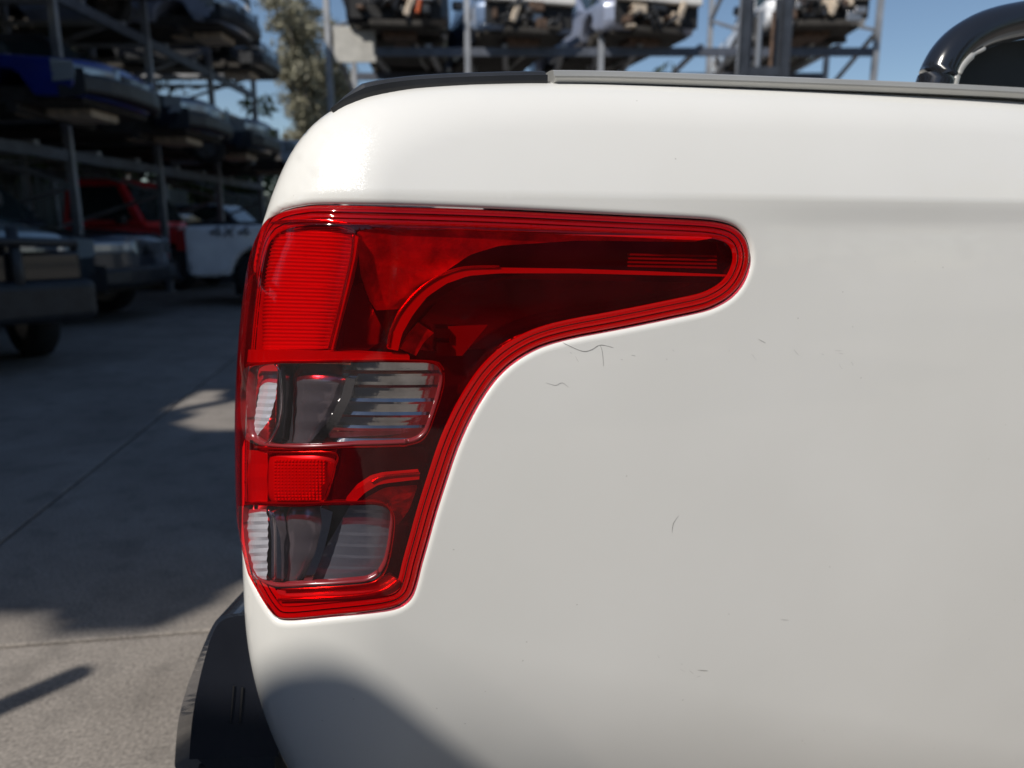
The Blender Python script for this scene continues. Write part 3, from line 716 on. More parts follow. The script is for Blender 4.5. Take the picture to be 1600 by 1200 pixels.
# scratches in the paint
def scratch(pts, wpx):
    C = catmull(pts, 5); t = np.gradient(C, axis=0); t /= np.linalg.norm(t, axis=1)[:, None]; nn = np.stack([-t[:, 1], t[:, 0]], 1)
    n = len(C); wv = wpx * .62 * (.35 + .65 * np.sin(np.linspace(.15, math.pi - .15, n))) * (.7 + .6 * np.random.rand(n))
    D = p2d(np.vstack([C - nn * wv[:, None] / 2, C + nn * wv[:, None] / 2])); P = surf(D, -.00025)
    mesh('scratch', P, [(i, i + 1, n + i + 1, n + i) for i in range(n - 1)], M['scratch'], truck, True, TOFF)
for pts, wd in [([(879, 535), (895, 543), (912, 549), (925, 546), (938, 539), (958, 543)], 1.8), ([(938, 540), (941, 550), (943, 572)], 1.4), ([(853, 598), (868, 602), (878, 598), (888, 605)], 1.0),
                ([(1060, 806), (1052, 818), (1050, 832)], 1.2), ([(1090, 1047), (1106, 1048)], 1.6), ([(1185, 530), (1196, 536)], 1.4),
                ([(1220, 968), (1232, 969)], 1.2)]:
    scratch(pts, wd)
_rs = np.random.RandomState(11)
for k in range(20):
    cx, cy, sx = [(900, 565, 40), (1170, 540, 45), (1290, 560, 35), (1075, 1045, 25)][k % 4]
    u0 = cx + _rs.normal(0, sx); v0 = cy + _rs.normal(0, 12); a = _rs.normal(.5, .5); L_ = _rs.uniform(3, 13)
    if 880 < u0 and v0 > 528 or v0 < 300: scratch([(u0, v0), (u0 + L_ * .5 * math.cos(a), v0 + L_ * .5 * math.sin(a) + _rs.uniform(-1, 1)), (u0 + L_ * math.cos(a), v0 + L_ * math.sin(a))], _rs.uniform(.35, .7))

# ================================================================== generic vehicle, x forward, z up, origin on the ground
glass = mat('car_glass', (.03, .045, .05), .06, 0, 0, 1.0)
rimm = mat('alloy', (.32, .32, .33), .35, .8)
plate_m = mat('number_plate', (.30, .38, .52), .4)
lampm = mat('headlight', (.40, .44, .46), .12, .5, .6)
redl = mat('rear_light', (.35, .02, .02), .2, 0, .6)
under = mat('underbody_grime', (.035, .031, .027), .85, noise=(5, .5))
galv = mat('galvanised_steel', (.30, .31, .33), .5, .5, noise=(3, .25))
beam_m = mat('painted_beam', (.085, .095, .12), .5, .3, noise=(4, .3))
beige = mat('cast_alloy', (.52, .43, .33), .6, .1, noise=(18, .35))
brown = mat('rusty_engine', (.10, .062, .042), .7, .2, noise=(14, .6))
orange = mat('orange_paint', (.50, .10, .03), .5)
whitep = mat('white_plastic', (.70, .68, .64), .45, noise=(12, .1))
def paint(name, c): return mat(name, c, .32, .1, 1.0, noise=(4, .12))
def wheel(par, x, y, r, side):
    w_ = .22; prof = [(r * .62, -w_ / 2), (r * .9, -w_ / 2), (r, -w_ / 2 + .03), (r, w_ / 2 - .03), (r * .9, w_ / 2), (r * .62, w_ / 2)]
    N_ = 28; V = []; F = []; k = len(prof)
    for i in range(N_):
        t = 2 * math.pi * i / N_
        for rr, yy in prof: V.append((x + rr * math.cos(t), y + yy, r + rr * math.sin(t)))
    for i in range(N_):
        for j in range(k - 1):
            F.append((i * k + j, ((i + 1) % N_) * k + j, ((i + 1) % N_) * k + j + 1, i * k + j + 1))
    o = mesh('wheel', V, F, M['rubber'], par, True)
    mb = MB(); mb.tube([(x, y - .085, r), (x, y + .085, r)], r * .60, 24)
    for i in range(6):
        t = math.pi * i / 3; mb.bar((x, y + side * .095, r), (x + r * .56 * math.cos(t), y + side * .095, r + r * .56 * math.sin(t)), .055, .03)
    mb.tube([(x, y + side * .08, r), (x, y + side * .13, r)], .05, 10)
    mb.build('rim', rimm, o)
def vehicle(name, label, cat, loc, rz, pm, L=4.5, W=1.8, H=1.45, zb=.92, zh=.86, cab=(-1.9, .75, -1.3, -.05), wb=(-1.35, 1.35), r=.32,
            wheels=True, sw=((.06, .40), (.46, .92)), ute=False, stripped=0, group=None, trim=None, plate=True):
    t = empty(name, loc, label, cat, rz, group); h = L / 2; z0 = .30 if H < 1.6 else .42
    trim = trim or M['black_plastic']
    def arch(xc):
        ra = r * 1.18; return [(xc + ra * math.cos(a), max(z0, r + ra * math.sin(a))) for a in np.linspace(math.pi, 0, 11)]
    P = [(-h, z0 + .1), (-h + .05, z0)] + arch(wb[0]) + arch(wb[1]) + [(h - .12, z0), (h, z0 + .12), (h, zh - .14), (h - .10, zh - .03), (cab[1], zb), (cab[0], zb), (-h + .04, zb - .03), (-h, zb - .12)]
    n = len(P); V = [(x, -W / 2, z) for x, z in P] + [(x, W / 2, z) for x, z in P]
    V = [(x, y * (.93 if z > zb - .01 else (.96 if z < z0 + .05 else 1)) * (.93 if abs(x) > h - .06 else 1), z) for x, y, z in V]
    def crv(x, y): return .26 * abs(2 * y / W) ** 3.2 * max(0, min(1, (x - h + .9) / .9)) - .12 * abs(2 * y / W) ** 3.2 * max(0, min(1, (-x - h + .9) / .9))
    NS = 9; V = []
    for j in range(NS):
        ty = -1 + 2 * j / (NS - 1)
        for x, z in P:
            y = ty * W / 2 * (.93 if z > zb - .01 else (.96 if z < z0 + .05 else 1))
            V.append((x - crv(x, y), y, z - (.035 * abs(ty) ** 3 if z > zh - .16 else 0)))
    body = bevel(mesh('body', V, [tuple(range(n)), tuple(reversed(range((NS - 1) * n, NS * n)))] + [(j * n + k, (j + 1) * n + k, (j + 1) * n + (k + 1) % n, j * n + (k + 1) % n) for j in range(NS - 1) for k in range(n)], pm, t, True), .05, 3)
    body.modifiers.new('en', 'WEIGHTED_NORMAL')
    body.data.set_sharp_from_angle(angle=R(40))
    def cbox(x0, x1, y0, y1, z0_, z1_):   # a box bent to the plan curve of the nose or tail
        mb = MB(); q = 7; vs = []
        for i in range(q):
            y = y0 + (y1 - y0) * i / (q - 1)
            vs += [(x0 - crv(x0, y), y, z0_), (x1 - crv(x1, y), y, z0_ + .02), (x1 - crv(x1, y), y, z1_ - .02), (x0 - crv(x0, y), y, z1_)]
        fs = [(4 * i + k, 4 * i + 4 + k, 4 * i + 4 + (k + 1) % 4, 4 * i + (k + 1) % 4) for i in range(q - 1) for k in range(4)] + [(3, 2, 1, 0), (4 * q - 4, 4 * q - 3, 4 * q - 2, 4 * q - 1)]
        return mb.add(vs, fs)
    hb, ht = W / 2 - .07, W / 2 - .24
    def S(f, g, s, off=0.0):
        x = (cab[0] + (cab[1] - cab[0]) * f) * (1 - g) + (cab[2] + (cab[3] - cab[2]) * f) * g
        return (x, s * (hb + (ht - hb) * g + off), zb - .02 + (H - zb + .02) * g)
    V = [S(0, 0, -1), S(1, 0, -1), S(1, 0, 1), S(0, 0, 1), S(0, 1, -1), S(1, 1, -1), S(1, 1, 1), S(0, 1, 1)]
    bevel(mesh('cabin', V, [(0,3,2,1),(4,5,6,7),(0,1,5,4),(1,2,6,5),(2,3,7,6),(3,0,4,7)], pm, t), .05, 3)
    for s in (-1, 1):
        for a, b in sw:
            q = [S(a, .14, s, .006), S(b, .14, s, .006), S(b, .84, s, .006), S(a, .84, s, .006)]; q2 = [(x, y - s * .03, z) for x, y, z in q]
            mesh('side_window', q + q2, [(0,1,2,3),(4,7,6,5),(0,4,5,1),(1,5,6,2),(2,6,7,3),(3,7,4,0)], glass, t)
    for nm, f, d in (('windscreen', 1, .012), ('rear_window', 0, -.012)):
        a, b, c, e = S(f, .10, -.9), S(f, .10, .9), S(f, .86, .88), S(f, .86, -.88)
        q = [(x + d, y, z + .006) for x, y, z in (a, b, c, e)]; q2 = [(x - 4 * d, y, z - .02) for x, y, z in (a, b, c, e)]
        mesh(nm, q + q2, [(0,1,2,3),(4,7,6,5),(0,4,5,1),(1,5,6,2),(2,6,7,3),(3,7,4,0)], glass, t)
    if ute:   # open tub behind the cab: dark liner set in the body top
        MB().box(-h + .10, cab[0] - .06, -W / 2 + .12, W / 2 - .12, zb - .04, zb + .004).build('tub_liner', trim, t)
    if stripped < 2:
        bevel(cbox(h - .20, h + .07, -W / 2 + .02, W / 2 - .02, z0 + .02, z0 + .26).build('bumper', trim if H > 1.6 or stripped else pm, t), .04, 3)
        cbox(h - .05, h + .012, -W / 2 + .50, W / 2 - .50, zh - .30, zh - .12).build('grille', M['gloss_black'], t)
        for s in (-1, 1):
            y0, y1 = sorted((s * (W / 2 - .48), s * (W / 2 - .04)))
            bevel(cbox(h - .24, h + .012, y0 - (.045 if s < 0 else 0), y1 + (.045 if s > 0 else 0), zh - .27, zh - .10).build('headlight', lampm, t), .03, 3)
        if plate: MB().box(h + .07, h + .08, -.19, .19, z0 + .10, z0 + .21).build('number_plate', plate_m, t)
    bevel(cbox(-h - .07, -h + .12, -W / 2 + .03, W / 2 - .03, z0 + .04, z0 + .24).build('bumper', trim if H > 1.6 else pm, t), .04, 3)
    for s in (-1, 1):
        y0, y1 = sorted((s * (W / 2 - .28), s * (W / 2 - .02)))
        MB().box(-h - .008, -h + .12, y0, y1, zb - .40, zb - .12).build('tail_lamp', redl, t)
        bevel(MB().box(cab[1] - .42, cab[1] - .28, *sorted((s * (W / 2 - .02), s * (W / 2 + .18))), zb + .02, zb + .17).build('mirror', trim, t), .03, 2)
    for xw in wb:
        for s in (-1, 1):
            if wheels: wheel(t, xw, s * (W / 2 - .12), r, s)
    u = MB().box(-h + .2, h - .25, -W / 2 + .16, W / 2 - .16, z0 - .05, z0 + .12)
    for xw in wb: u.tube([(xw, -W / 2 + .1, r), (xw, W / 2 - .1, r)], .06, 8)
    u.build('underbody', under, t)
    if stripped:
        MB().tube([(h - .5, .25, z0 - .08), (.6, .3, z0 - .10), (-.6, .3, z0 - .08), (-h + .5, .45, z0 - .06)], .035, 8).build('exhaust', rimm, t)
        e = MB().box(h - .95, h - .40, -.30, .32, z0 - .14, z0 + .10).box(h - 1.4, h - .95, -.15, .15, z0 - .10, z0 + .08)
        bevel(e.build('gearbox', beige if stripped == 1 else brown, t), .03, 2)
    if stripped == 2:   # dark plate on the nose stands in for shade in an open engine bay
        MB().box(h - .02, h + .02, -W / 2 + .12, W / 2 - .12, z0 + .05, zh - .10).build('engine_bay_shade', M['rubber'], t); sd_ = random.randint(0, 3)
        for k in range(13):
            x, z, a, b = random.uniform(-.68, .5), random.uniform(z0 - .05, zh - .28), random.uniform(.07, .28), random.uniform(.05, .18)
            bevel(MB().box(h - .02, h + random.uniform(.05, .22), x, x + a, z, z + b).build('engine_part', [brown, brown, M['black_plastic'], under, beige, rimm][random.randint(0, 5)], t), .02, 2)
        for k in range(6):
            x, z = random.uniform(-.6, .4), random.uniform(z0, zh - .25)
            MB().tube([(h + .1, x, z), (h + .22, x + .12, z + .10), (h + .20, x + .2, z + .22 * random.uniform(-1, 1)), (h + .05, x + .32, z + .25)], random.uniform(.018, .035), 8).build('hose', M['black_plastic'], t, True)
        bevel(MB().box(h + .0, h + .14, -W / 2 + .10, W / 2 - .10, zh - .16, zh - .04).build('radiator_support', whitep, t), .02, 2)
        bevel(MB().box(h - .1, h + .16, -.45, .45, z0 - .10, z0).build('crossmember', under, t), .02, 2)
        mb = MB(); x = random.uniform(-.4, .3); mb.bar((h + .2, x, z0 + .05), (h + .16, x + .16, z0 + .42), .08, .10); bevel(mb.build('bracket', beige, t), .015, 2)
        if sd_ == 2: mb = MB(); x = random.uniform(-.3, .4); mb.tube([(h + .2, x, z0 + .1), (h + .22, x + .05, z0 + .3)], .04, 10); mb.build('canister', orange, t)
    return t

def zigzag(mb, a, b, n, wd):
    a = Vector(a); b = Vector(b)
def rack(label, origin, frames, depth, height, levels, across, group='steel storage racks holding wrecked cars', mats=(galv, beam_m)):
    """frames: positions along the row; across: unit vector of the row; depth goes to its left"""
    t = empty('storage_rack', origin, label, 'rack', 0, group)
    A = Vector(across).normalized(); D = Vector((-A.y, A.x, 0)); o = Vector(origin)
    for f in frames:
        p = A * f; q = p + D * depth
        for b in (p, q):
            mb = MB(); mb.bar(b, b + Vector((0, 0, height)), .10, .08); mb.add(*(lambda m: (m.v, m.f))(MB().box(b.x - .1, b.x + .1, b.y - .1, b.y + .1, 0, .015))); mb.build('post', mats[0], t)
        k = int(height / .75); 
        for i in range(k):
            a_, b_ = (p, q) if i % 2 == 0 else (q, p)
            MB().bar(a_ + Vector((0, 0, .25 + i * .72)), b_ + Vector((0, 0, .25 + (i + 1) * .72)), .075, .05).build('brace', mats[0], t)
    for lv in levels:
        for i in range(len(frames) - 1):
            for off in (0, depth):
                a = A * (frames[i] + .06) + D * off; b = A * (frames[i + 1] - .06) + D * off
                MB().bar(a + Vector((0, 0, lv - .07)), b + Vector((0, 0, lv - .07)), .06, .14).build('beam', mats[1], t)
            for s in (.28, .72):
                a = A * (frames[i] * (1 - s) + frames[i + 1] * s)
                MB().bar(a + Vector((0, 0, lv + .03)) - D * .02, a + Vector((0, 0, lv + .03)) + D * (depth + .02), .10, .06).build('runner', mats[0], t)
    return t
# ------------------------------------------------------------------ left rack row (runs into the picture) and its cars
LF = [-3.2, -.6, 2.0, 4.9, 7.9, 10.5, 13.1, 15.7, 18.3]      # frames along the row
LX = -6.05; LEV = [2.15, 4.20, 6.25]
rack('long grey steel rack down the left of the yard, stacked with wrecked cars', (LX, 0, 0), LF, 2.3, 7.4, LEV, (0, 1, 0))
P_ = {'blue': paint('blue_paint', (.008, .022, .20)), 'black': paint('black_paint', (.012, .013, .016)), 'silver': paint('silver_paint', (.26, .29, .38)), 'pale': paint('pale_blue_paint', (.50, .58, .64)),
      'white': paint('white_paint', (.80, .81, .82)), 'navy': paint('navy_paint', (.016, .022, .035)), 'grey': paint('grey_paint', (.10, .11, .12)), 'green': paint('green_paint', (.02, .08, .06)), 'red': paint('red_paint', (.9, .025, .03)), 'maroon': paint('maroon_paint', (.12, .02, .02)), 'steel': paint('steel_blue_paint', (.13, .19, .30))}
HATCH = dict(L=4.1, H=1.52, cab=(-1.95, .85, -1.55, .05), wb=(-1.25, 1.28))
SEDAN = dict(L=4.6, H=1.42, cab=(-1.55, .85, -1.0, .0))
WAGON = dict(L=4.7, H=1.68, cab=(-2.2, .8, -2.0, .0), sw=((.05, .30), (.34, .60), (.64, .94)))
UTE = dict(L=4.9, H=1.72, zb=.98, zh=.92, cab=(-.55, 1.0, -.35, .25), wb=(-1.45, 1.5), r=.34, sw=((.1, .88),), ute=True)
lvl = ['on the lowest shelf', 'on the middle shelf', 'on the top shelf']
cars = [  # bay index (frame k..k+1), level, shape, colour, nose x, label, stripped
 (0, 1, WAGON, 'grey', -4.9, 'grey wagon on the middle shelf of the nearest bay of the left rack'), (0, 2, HATCH, 'black', -4.9, 'black hatchback on the top shelf of the nearest bay of the left rack'),
 (1, 1, HATCH, 'maroon', -5.25, 'maroon hatchback on the middle shelf in the second bay of the left rack'), (1, 2, SEDAN, 'grey', -4.8, 'grey sedan on the top shelf in the second bay of the left rack'),
 (1, 0, SEDAN, 'green', -4.9, 'green sedan on the lowest shelf in the second bay of the left rack'),
 (2, 0, SEDAN, 'navy', -4.8, 'navy sedan on the lowest shelf in the third bay of the left rack'), (2, 1, WAGON, 'black', -4.7, 'black wagon on the middle shelf in the third bay of the left rack'), (2, 2, HATCH, 'green', -4.9, 'green hatchback on the top shelf in the third bay of the left rack'),
 (3, 0, HATCH, 'navy', -4.9, 'navy hatchback on the lowest shelf at the left edge of the photo'), (3, 1, SEDAN, 'black', -4.8, 'black sedan on the middle shelf above the navy hatchback'), (3, 2, WAGON, 'grey', -4.9, 'grey wagon on the top shelf above the navy hatchback'),
 (4, 0, WAGON, 'blue', -4.45, 'dark blue wagon on the lowest shelf above the dark four wheel drive'), (4, 1, SEDAN, 'grey', -4.7, 'grey sedan with beige gearbox showing on the middle shelf at top left'), (4, 2, HATCH, 'black', -4.9, 'black hatchback on the top shelf at upper left'),
 (5, 0, UTE, 'black', -4.5, 'black utility with beige gearbox showing on the shelf above the red utility'), (5, 1, WAGON, 'black', -5.35, 'black wagon on the middle shelf left of the silver car'), (5, 2, SEDAN, 'navy', -4.9, 'navy sedan on the top shelf left of the gum tree'),
 (6, 0, SEDAN, 'navy', -4.5, 'navy sedan on the lowest shelf below the silver car'), (6, 1, UTE, 'silver', -4.75, 'silver utility with black nose on the middle shelf beside the gum tree'),
 (7, 0, HATCH, 'pale', -4.25, 'pale blue hatchback on the lowest shelf beside the white tub corner'), (7, 1, HATCH, 'black', -5.2, 'black hatchback on the middle shelf behind the silver utility'),
]
random.seed(3)
for k, lv, sh, colr, nose, lab in cars:
    L_ = sh['L']; y = (LF[k] + LF[k + 1]) / 2 + random.uniform(-.08, .08) + {(0, 1): .38, (0, 2): -.45, (1, 1): .40}.get((k, lv), 0)
    wh = (k + lv) % 3 == 0
    z = LEV[lv] + .06 - (0 if wh else .12)
    vehicle('wrecked_car', lab, 'car', (nose - L_ / 2, y, z), R(random.uniform(-3, 3)), P_[colr], wheels=wh, stripped=1 if (k, lv) != (6, 1) else 1, group='wrecked cars on the left rack', plate=False, **{**sh})
# ------------------------------------------------------------------ cars parked on the ground
pale = vehicle('parked_car', 'pale grey four wheel drive parked at the left edge, black grille and blue plate', 'four wheel drive', (-5.9, 6.75, 0), R(-38), paint('pale_grey_paint', (.34, .41, .43)), L=4.7, W=1.86, H=1.85, zb=1.30, zh=1.13, cab=(-2.1, .55, -1.9, .0), wb=(-1.35, 1.45), r=.38,
        sw=((.05, .30), (.34, .60), (.64, .94)), plate=True)
for s_ in (-1, 1):
    MB().tube([(2.40, s_ * .42, .42), (2.48, s_ * .42, .75), (2.44, s_ * .42, 1.12)], .04, 10).build('bull_bar_upright', M['black_plastic'], pale, True)
MB().tube([(2.20, -.93, .95), (2.42, -.85, 1.0), (2.50, -.4, 1.02), (2.50, .4, 1.02), (2.42, .85, 1.0), (2.20, .93, .95)], .035, 10).build('bull_bar', M['black_plastic'], pale, True)
bevel(MB().box(2.30, 2.52, -.95, .95, .40, .72).build('bull_bar_channel', M['black_plastic'], pale), .06, 3)
bevel(MB().box(2.28, 2.40, -.90, .90, .70, .94).build('front_mask', M['gloss_black'], pale), .03, 2)
vehicle('parked_car', 'dark navy four wheel drive parked between the pale one and the white utility', 'four wheel drive', (-6.7, 9.22, 0), R(1), P_['navy'], L=4.5, W=1.82, H=1.80, zb=1.17, zh=1.08, cab=(-2.1, .55, -1.95, -.1), wb=(-1.28, 1.22), r=.37,
        sw=((.05, .30), (.34, .60), (.64, .94)), plate=False)
vehicle('parked_utility', 'old red utility with red cab parked under the rack behind the navy one', 'utility', (-7.55, 14.3, 0), R(-2), P_['red'], L=5.0, W=1.78, H=1.98, zb=1.16, zh=1.10, cab=(-.5, 1.05, -.45, .55), wb=(-1.5, 1.5), r=.38, sw=((.10, .88),), ute=True, plate=False)
wu = vehicle('parked_utility', 'white utility with 4X4 lettering on its tub side, parked across the yard', 'utility', (-2.15, 11.5, 0), 0, P_['white'], L=5.2, W=1.80, H=1.78, zb=1.20, zh=1.14, cab=(-.85, 1.05, -.6, .3), wb=(-1.42, 1.55), r=.39, sw=((.06, .46), (.52, .92)), ute=True, plate=False)
# 4X4 lettering, slanted, on the tub side that faces the camera
mb = MB(); yb = -.916
def stroke(pts, wd=.022):
    for a, b in zip(pts[:-1], pts[1:]): mb.bar((a[0] + .25 * a[1], yb, 1.0 + a[1]), (b[0] + .25 * b[1], yb, 1.0 + b[1]), .008, wd)
for x0 in (-2.12, -1.72):
    stroke([(x0 + .12, 0), (x0 + .12, .13), (x0, .04), (x0 + .17, .04)])
stroke([(-1.92, 0), (-1.79, .13)]); stroke([(-1.92, .13), (-1.79, 0)])
mb.build('tub_lettering', mat('decal', (.05, .055, .07), .5), wu)
MB().box(-1.3 - .55, -1.42 - .62, -.87, .87, .34, .52).build('rear_step', M['black_plastic'], wu)
MB().box(-1.42 - .42, -1.42 - .40, -.84, -.60, .16, .60).build('mud_flap', M['rubber'], wu)

# dark cars standing on the ground under the far bays
for (x, y, sh, c, lab) in [(-7.5, 17.0, SEDAN, 'black', 'black sedan on the ground under the rack behind the red utility'), (-7.2, 19.3, WAGON, 'navy', 'navy wagon on the ground at the far end of the left rack'), (-8.9, 11.9, HATCH, 'black', 'black hatchback on the ground deep under the rack behind the navy four wheel drive')]:
    vehicle('parked_car', lab, 'car', (x, y, 0), 0, P_[c], plate=False, **sh)
# unseen steel post added left of frame to cast the lower left shadow
tip = at(122, 1052, 1.0); d_ = ray(122, 1052); tip = Vector((0, 0, CAMZ)) + d_ * (-CAMZ / d_.z); hp = 2.2; bpos = tip - Vector((sdir.x, sdir.y, 0)) * -hp / sdir.z
post = empty('shadow_post', (bpos.x, bpos.y, 0), 'tall round steel post added unseen left of the camera for its shadow', 'post')
MB().tube([(0, 0, 0), (0, 0, hp)], .038, 16).build('shaft', galv, post, True); MB().box(-.1, .1, -.1, .1, 0, .012).build('base_plate', galv, post)
# dark fence that closes the yard behind the left rack
def fence(label, a, b, h):
    t = empty('corrugated_fence', a, label, 'fence'); d = Vector(b) - Vector(a); L_ = d.length; d.normalize(); nn = Vector((-d.y, d.x, 0)); k = int(L_ / 2.4)
    fm = fence.m
    for i in range(k):
        V = []; F = []
        for j in range(25):
            p = d * (2.4 * (i + j / 24.0)) + nn * (.018 * math.sin(j * math.pi / 1.5)); V += [p + Vector((0, 0, .05)), p + Vector((0, 0, h))]
        for j in range(24): F.append((2 * j, 2 * j + 2, 2 * j + 3, 2 * j + 1))
        o = mesh('fence_panel', V, F, fm, t)
        MB().box(*(lambda q: (q.x - .04, q.x + .04, q.y - .04, q.y + .04, 0, h + .05))(d * 2.4 * i)).build('fence_post', galv, t)
fence.m = mat('fence_sheet', (.045, .055, .05), .6, noise=(1.2, .3))
fence('dark green corrugated fence behind the left rack', (-10.6, -4, 0), (-10.6, 27, 0), 2.3)
fence('dark green corrugated fence closing the far end of the yard', (-10.6, 27.2, 0), (16, 27.2, 0), 2.3)

# ------------------------------------------------------------------ rear rack row across the yard, seen over the tub
rack('rear steel rack seen over the white tub, car fronts hanging out of it', (-3.30, 14.2, 0), [0, 2.5, 4.9, 7.4, 9.85], 2.2, 6.1, [2.15, 4.28], (1, 0, 0))
MB().box(.12, .86, -.10, -.05, 4.02, 4.62).build('load_plate', mat('load_plate', (.40, .39, .36), .6, noise=(4, .2)), bpy.data.objects['storage_rack.001'])
rr = [(-2.0, 'black', dict(L=4.4, H=1.9, zb=1.2, zh=1.15, cab=(-2.0, 1.5, -1.9, 1.1)), 'black van end on the rear rack just right of the light grey post', -86),
      (.30, 'steel', HATCH, 'steel blue hatchback with its nose stripped on the rear rack, second from the left', -76), (2.50, 'silver', SEDAN, 'silver sedan with its nose stripped on the rear rack, left of the dark mast', -74),
      (5.35, 'white', UTE, 'white fronted utility with its nose stripped at the right end of the rear rack', -92)]
for x, colr, sh, lab, az in rr:
    d = Vector((math.cos(R(az)), math.sin(R(az)), 0)); c = Vector((x, 13.75, 0)) - d * (sh['L'] / 2)
    vehicle('wrecked_car', lab, 'car', (c.x, c.y, 4.34 - .16), R(az), P_[colr], wheels=False, stripped=2, group='stripped cars on the rear rack', plate=False, **sh)

# ------------------------------------------------------------------ forklift whose mast stands up behind the tub
fk = empty('forklift', (3.72, 10.6, 0), 'dark forklift mast standing up behind the tub rail', 'forklift', R(90))
fy = mat('forklift_paint', (.03, .035, .045), .45, noise=(5, .3))
for s in (-1, 1):
    MB().box(.95, 1.10, s * .30 - .06, s * .30 + .06, .05, 4.8).build('mast_rail', fy, fk)
    MB().box(1.10, 1.18, s * .20 - .04, s * .20 + .04, .3, 4.4).build('mast_rail', fy, fk)
    MB().box(1.2, 2.2, s * .28 - .05, s * .28 + .05, .08, .13).build('fork', galv, fk)
    MB().bar((-.7, s * .45, 1.2), (-.5, s * .42, 2.15), .06).build('guard_post', fy, fk); MB().bar((.75, s * .45, 1.1), (.5, s * .42, 2.15), .06).build('guard_post', fy, fk)
    for xw, r_ in ((-.6, .24), (.65, .30)): wheel(fk, xw, s * .45, r_, s)
for z in (.5, 1.9, 3.3, 4.7): MB().box(.97, 1.08, -.24, .24, z, z + .14).build('mast_crossbar', fy, fk)
MB().tube([(1.02, .10, .2), (1.02, .10, 4.2)], .05, 10).build('lift_cylinder', rimm, fk); MB().tube([(1.02, -.10, .2), (1.02, -.10, 4.2)], .03, 8).build('lift_chain', brown, fk)
bevel(MB().box(-1.0, .8, -.48, .48, .25, 1.05).build('body', fy, fk), .08, 3); bevel(MB().box(-.55, .0, -.25, .25, 1.05, 1.15).box(-.62, -.5, -.25, .25, 1.1, 1.6).build('seat', M['black_plastic'], fk), .04, 3)
MB().box(-.55, .55, -.45, .45, 2.15, 2.20).build('guard_roof', fy, fk)

# ------------------------------------------------------------------ unseen van added left of the camera to shade the truck's lower corner
_x, _z = px_plane(545, 1018, .01); vp = Vector(t2w([[_x, .01, _z]])[0]) + sdir * 4.4     # roof / windscreen corner of the van
van = vehicle('shade_van', 'tall dark grey van added unseen left of the camera to cast shade', 'van', (vp.x - 1.33, vp.y - .84, 0), 0, P_['grey'], L=5.6, W=2.2, H=float(vp.z), zb=1.75, zh=1.45,
              cab=(-2.7, 2.10, -2.45, 1.35), wb=(-1.6, 1.75), r=.36, sw=((.70, .95),))

# added unseen behind the camera to give dark green reflections in the lamp
vehicle('parked_car', 'dark green four wheel drive added unseen behind the camera for reflections', 'four wheel drive', (3.4, -3.3, 0), R(8), paint('bottle_green_paint', (.02, .075, .025)), L=4.7, W=1.86, H=1.85, zb=1.2, zh=1.14, cab=(-2.1, .65, -1.9, .1), wb=(-1.35, 1.45), r=.38, sw=((.05, .30), (.34, .60), (.64, .94)), plate=False)
# ------------------------------------------------------------------ trees
def leaf_mat(name, c):
    m = bpy.data.materials.new(name); m.use_nodes = True
    n = m.node_tree.nodes; l = m.node_tree.links; b = n['Principled BSDF']
    oi = n.new('ShaderNodeNewGeometry'); cr = n.new('ShaderNodeValToRGB')
    cr.color_ramp.elements[0].color = (*[x * .6 for x in c], 1); cr.color_ramp.elements[1].color = (*[x * 1.5 for x in c], 1)
    l.new(oi.outputs['Random Per Island'], cr.inputs[0]); l.new(cr.outputs[0], b.inputs['Base Color'])
    b.inputs['Roughness'].default_value = .6
    return m
gum = leaf_mat('gum_leaves', (.20, .19, .13)); green_l = leaf_mat('green_leaves', (.07, .10, .02)); dark_l = leaf_mat('dark_leaves', (.035, .055, .018))
bark = mat('bark', (.20, .165, .13), .85, noise=(3, .4))
def tree(label, loc, h, rad, n, lm, leaf=.22, group=None, low=.35):
    rs = np.random.RandomState(int(abs(loc[0] * 13 + loc[1] * 7)) + 5)
    t = empty('tree', loc, label, 'tree', 0, group)
    mb = MB(); mb.tube([(0, 0, 0), (.1, .05, h * .3), (-.05, .1, h * .6), (.05, 0, h * .85)], [h * .022, h * .018, h * .012, h * .005], 8); tips = []
    for i in range(9):
        a = rs.uniform(0, 6.28); z0 = h * rs.uniform(low, .7); L_ = rad * rs.uniform(.5, .95)
        p = (L_ * math.cos(a), L_ * math.sin(a), min(h * .93, z0 + h * rs.uniform(.10, .3))); tips.append(p)
        mb.tube([(0, 0, z0), (p[0] * .45, p[1] * .45, z0 + (p[2] - z0) * .6), p], [h * .009, h * .006, h * .002], 6)
    mb.build('trunk', bark, t, True)
    cl = []; tips += [(p[0] * .5, p[1] * .5, p[2] * .8) for p in tips]
    for k in range(26):
        a = rs.uniform(0, 6.28); q = rad * .85 * math.sqrt(rs.uniform(0, 1)); z = rs.uniform(max(low, .2) + .08, .96); tips.append((q * math.cos(a) * (1.25 - z), q * math.sin(a) * (1.25 - z), z * h))
    for p in tips + [(0, 0, h * .88)]:
        for k in range(4): cl.append((np.array(p) + rs.normal(0, rad * .16, 3), rad * rs.uniform(.18, .34)))
    C = rs.randint(0, len(cl), n); V = []; F = []
    for i in range(n):
        c, r = cl[C[i]]; d = rs.normal(0, 1, 3); d /= np.linalg.norm(d); q = c + d * r * rs.uniform(.3, 1) * np.array([1, 1, .75])
        u = rs.normal(0, 1, 3); u /= np.linalg.norm(u); w_ = np.cross(u, rs.normal(0, 1, 3)); w_ /= np.linalg.norm(w_); s = leaf * rs.uniform(.5, 1.2)
        k = len(V); V += [q - u * s, q + w_ * s * .3, q + u * s, q - w_ * s * .3]; F.append((k, k + 1, k + 2, k + 3))
    mesh('crown', V, F, lm, t)
    return t
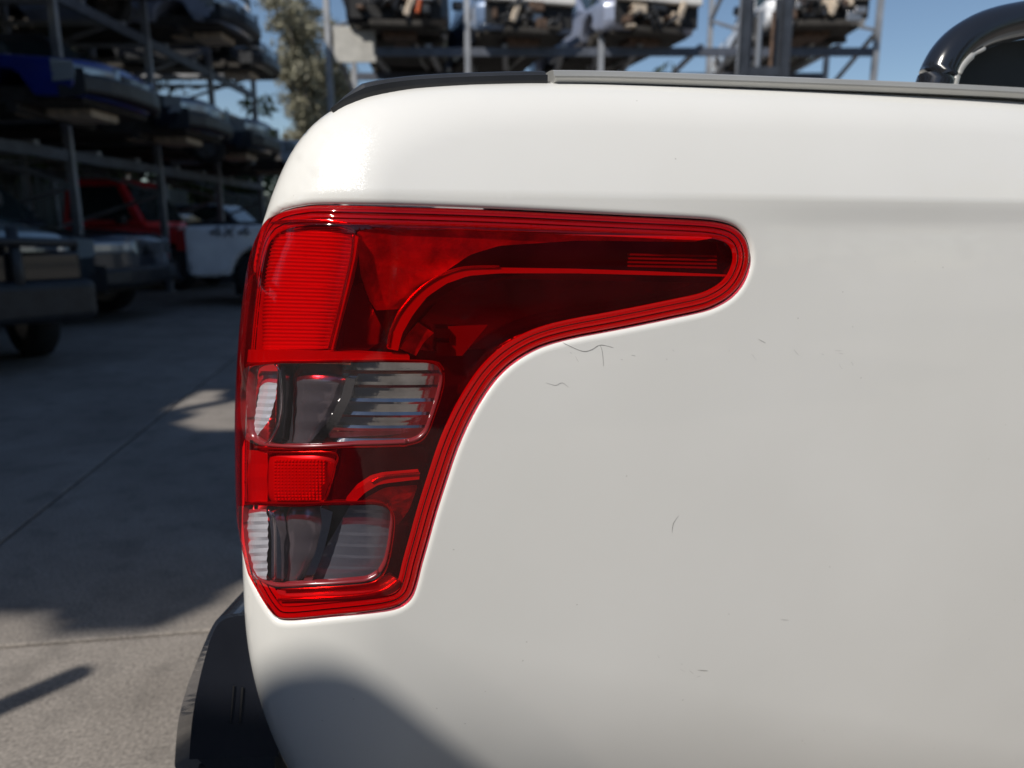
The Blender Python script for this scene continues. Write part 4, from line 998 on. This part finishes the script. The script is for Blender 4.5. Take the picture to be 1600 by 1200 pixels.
tree('tall thin grey green gum tree in open sky right of the left rack', (-11.9, 44, 0), 14.4, 2.6, 15000, gum, .19, low=.25)
tree('lower gum tree behind the light grey rack post', (-11.4, 50, 0), 12.0, 3.0, 10000, gum, .22, low=.2)
tree('gum tree reaching over the upper left end of the rack', (-13.5, 27, 0), 12.5, 3.6, 6000, gum, .26)
for i, (x, y, h, r_) in enumerate([(-13, 12, 7.5, 3.2), (-12.5, 17.5, 8.0, 3.4), (-14, 7, 8.5, 3.2), (-13.5, 22.5, 7.5, 3.2), (-12.6, 33, 5.6, 2.8), (-8, 36, 5.0, 2.6), (-4, 37, 7.0, 3.4), (1, 38, 6.5, 3.4), (7, 37, 6.5, 3.4), (-17, 28, 10, 4), (-18, 16, 9, 4)]):
    tree(['sunlit yellow green tree seen through the left rack', 'second green tree seen through the left rack', 'green tree at the left edge of the photo behind the rack', 'green tree behind the far bays of the left rack', 'bushy tree low behind the far end of the left rack',
          'bushy tree behind the yard, left of the light grey post', 'bushy tree hidden behind the rear rack, left half', 'bushy tree hidden behind the rear rack, middle', 'bushy tree hidden behind the rear rack, right half', 'far tree behind the gum at the rack end', 'far tree behind the sunlit yellow green one'][i],
         (x, y, 0), h, r_, 8000, green_l if i < 4 else dark_l, .34, 'trees behind the yard', low=.08)
# the yard behind the camera: trees and a shed, seen only in the lamp's reflectors
for i, (x, y, h, r_) in enumerate([(5.5, -9, 6.5, 3.0), (10.5, -7.5, 7, 3.3), (14, -2.5, 7, 3.3), (1.5, -13, 7, 3.3)]):
    tree(['broad green tree behind the camera', 'green tree behind the camera, to the right', 'green tree far right of the camera', 'green tree farthest behind the camera'][i], (x, y, 0), h, r_, 4200, [green_l, dark_l][i % 2], .24, 'trees behind the camera', low=.12)
shed = empty('shed', (9.5, -15.5, 0), 'dark green corrugated shed behind the camera', 'shed')
MB().box(-12, 9, -3, 3, 0, 4.2).build('wall', mat('shed_wall', (.05, .065, .055), .6, noise=(1, .2)), shed)
MB().add([(-12.3, -3.3, 4.2), (9.3, -3.3, 4.2), (9.3, 3.3, 4.2), (-12.3, 3.3, 4.2), (-12.3, 0, 5.3), (9.3, 0, 5.3)], [(0, 1, 5, 4), (2, 3, 4, 5), (1, 2, 5), (3, 0, 4), (0, 3, 2, 1)]).build('roof', mat('shed_roof', (.16, .17, .18), .5), shed)
MB().box(-4, 0, 3.0, 3.05, 0, 3.2).build('roller_door', mat('roller_door', (.42, .38, .33), .5), shed)
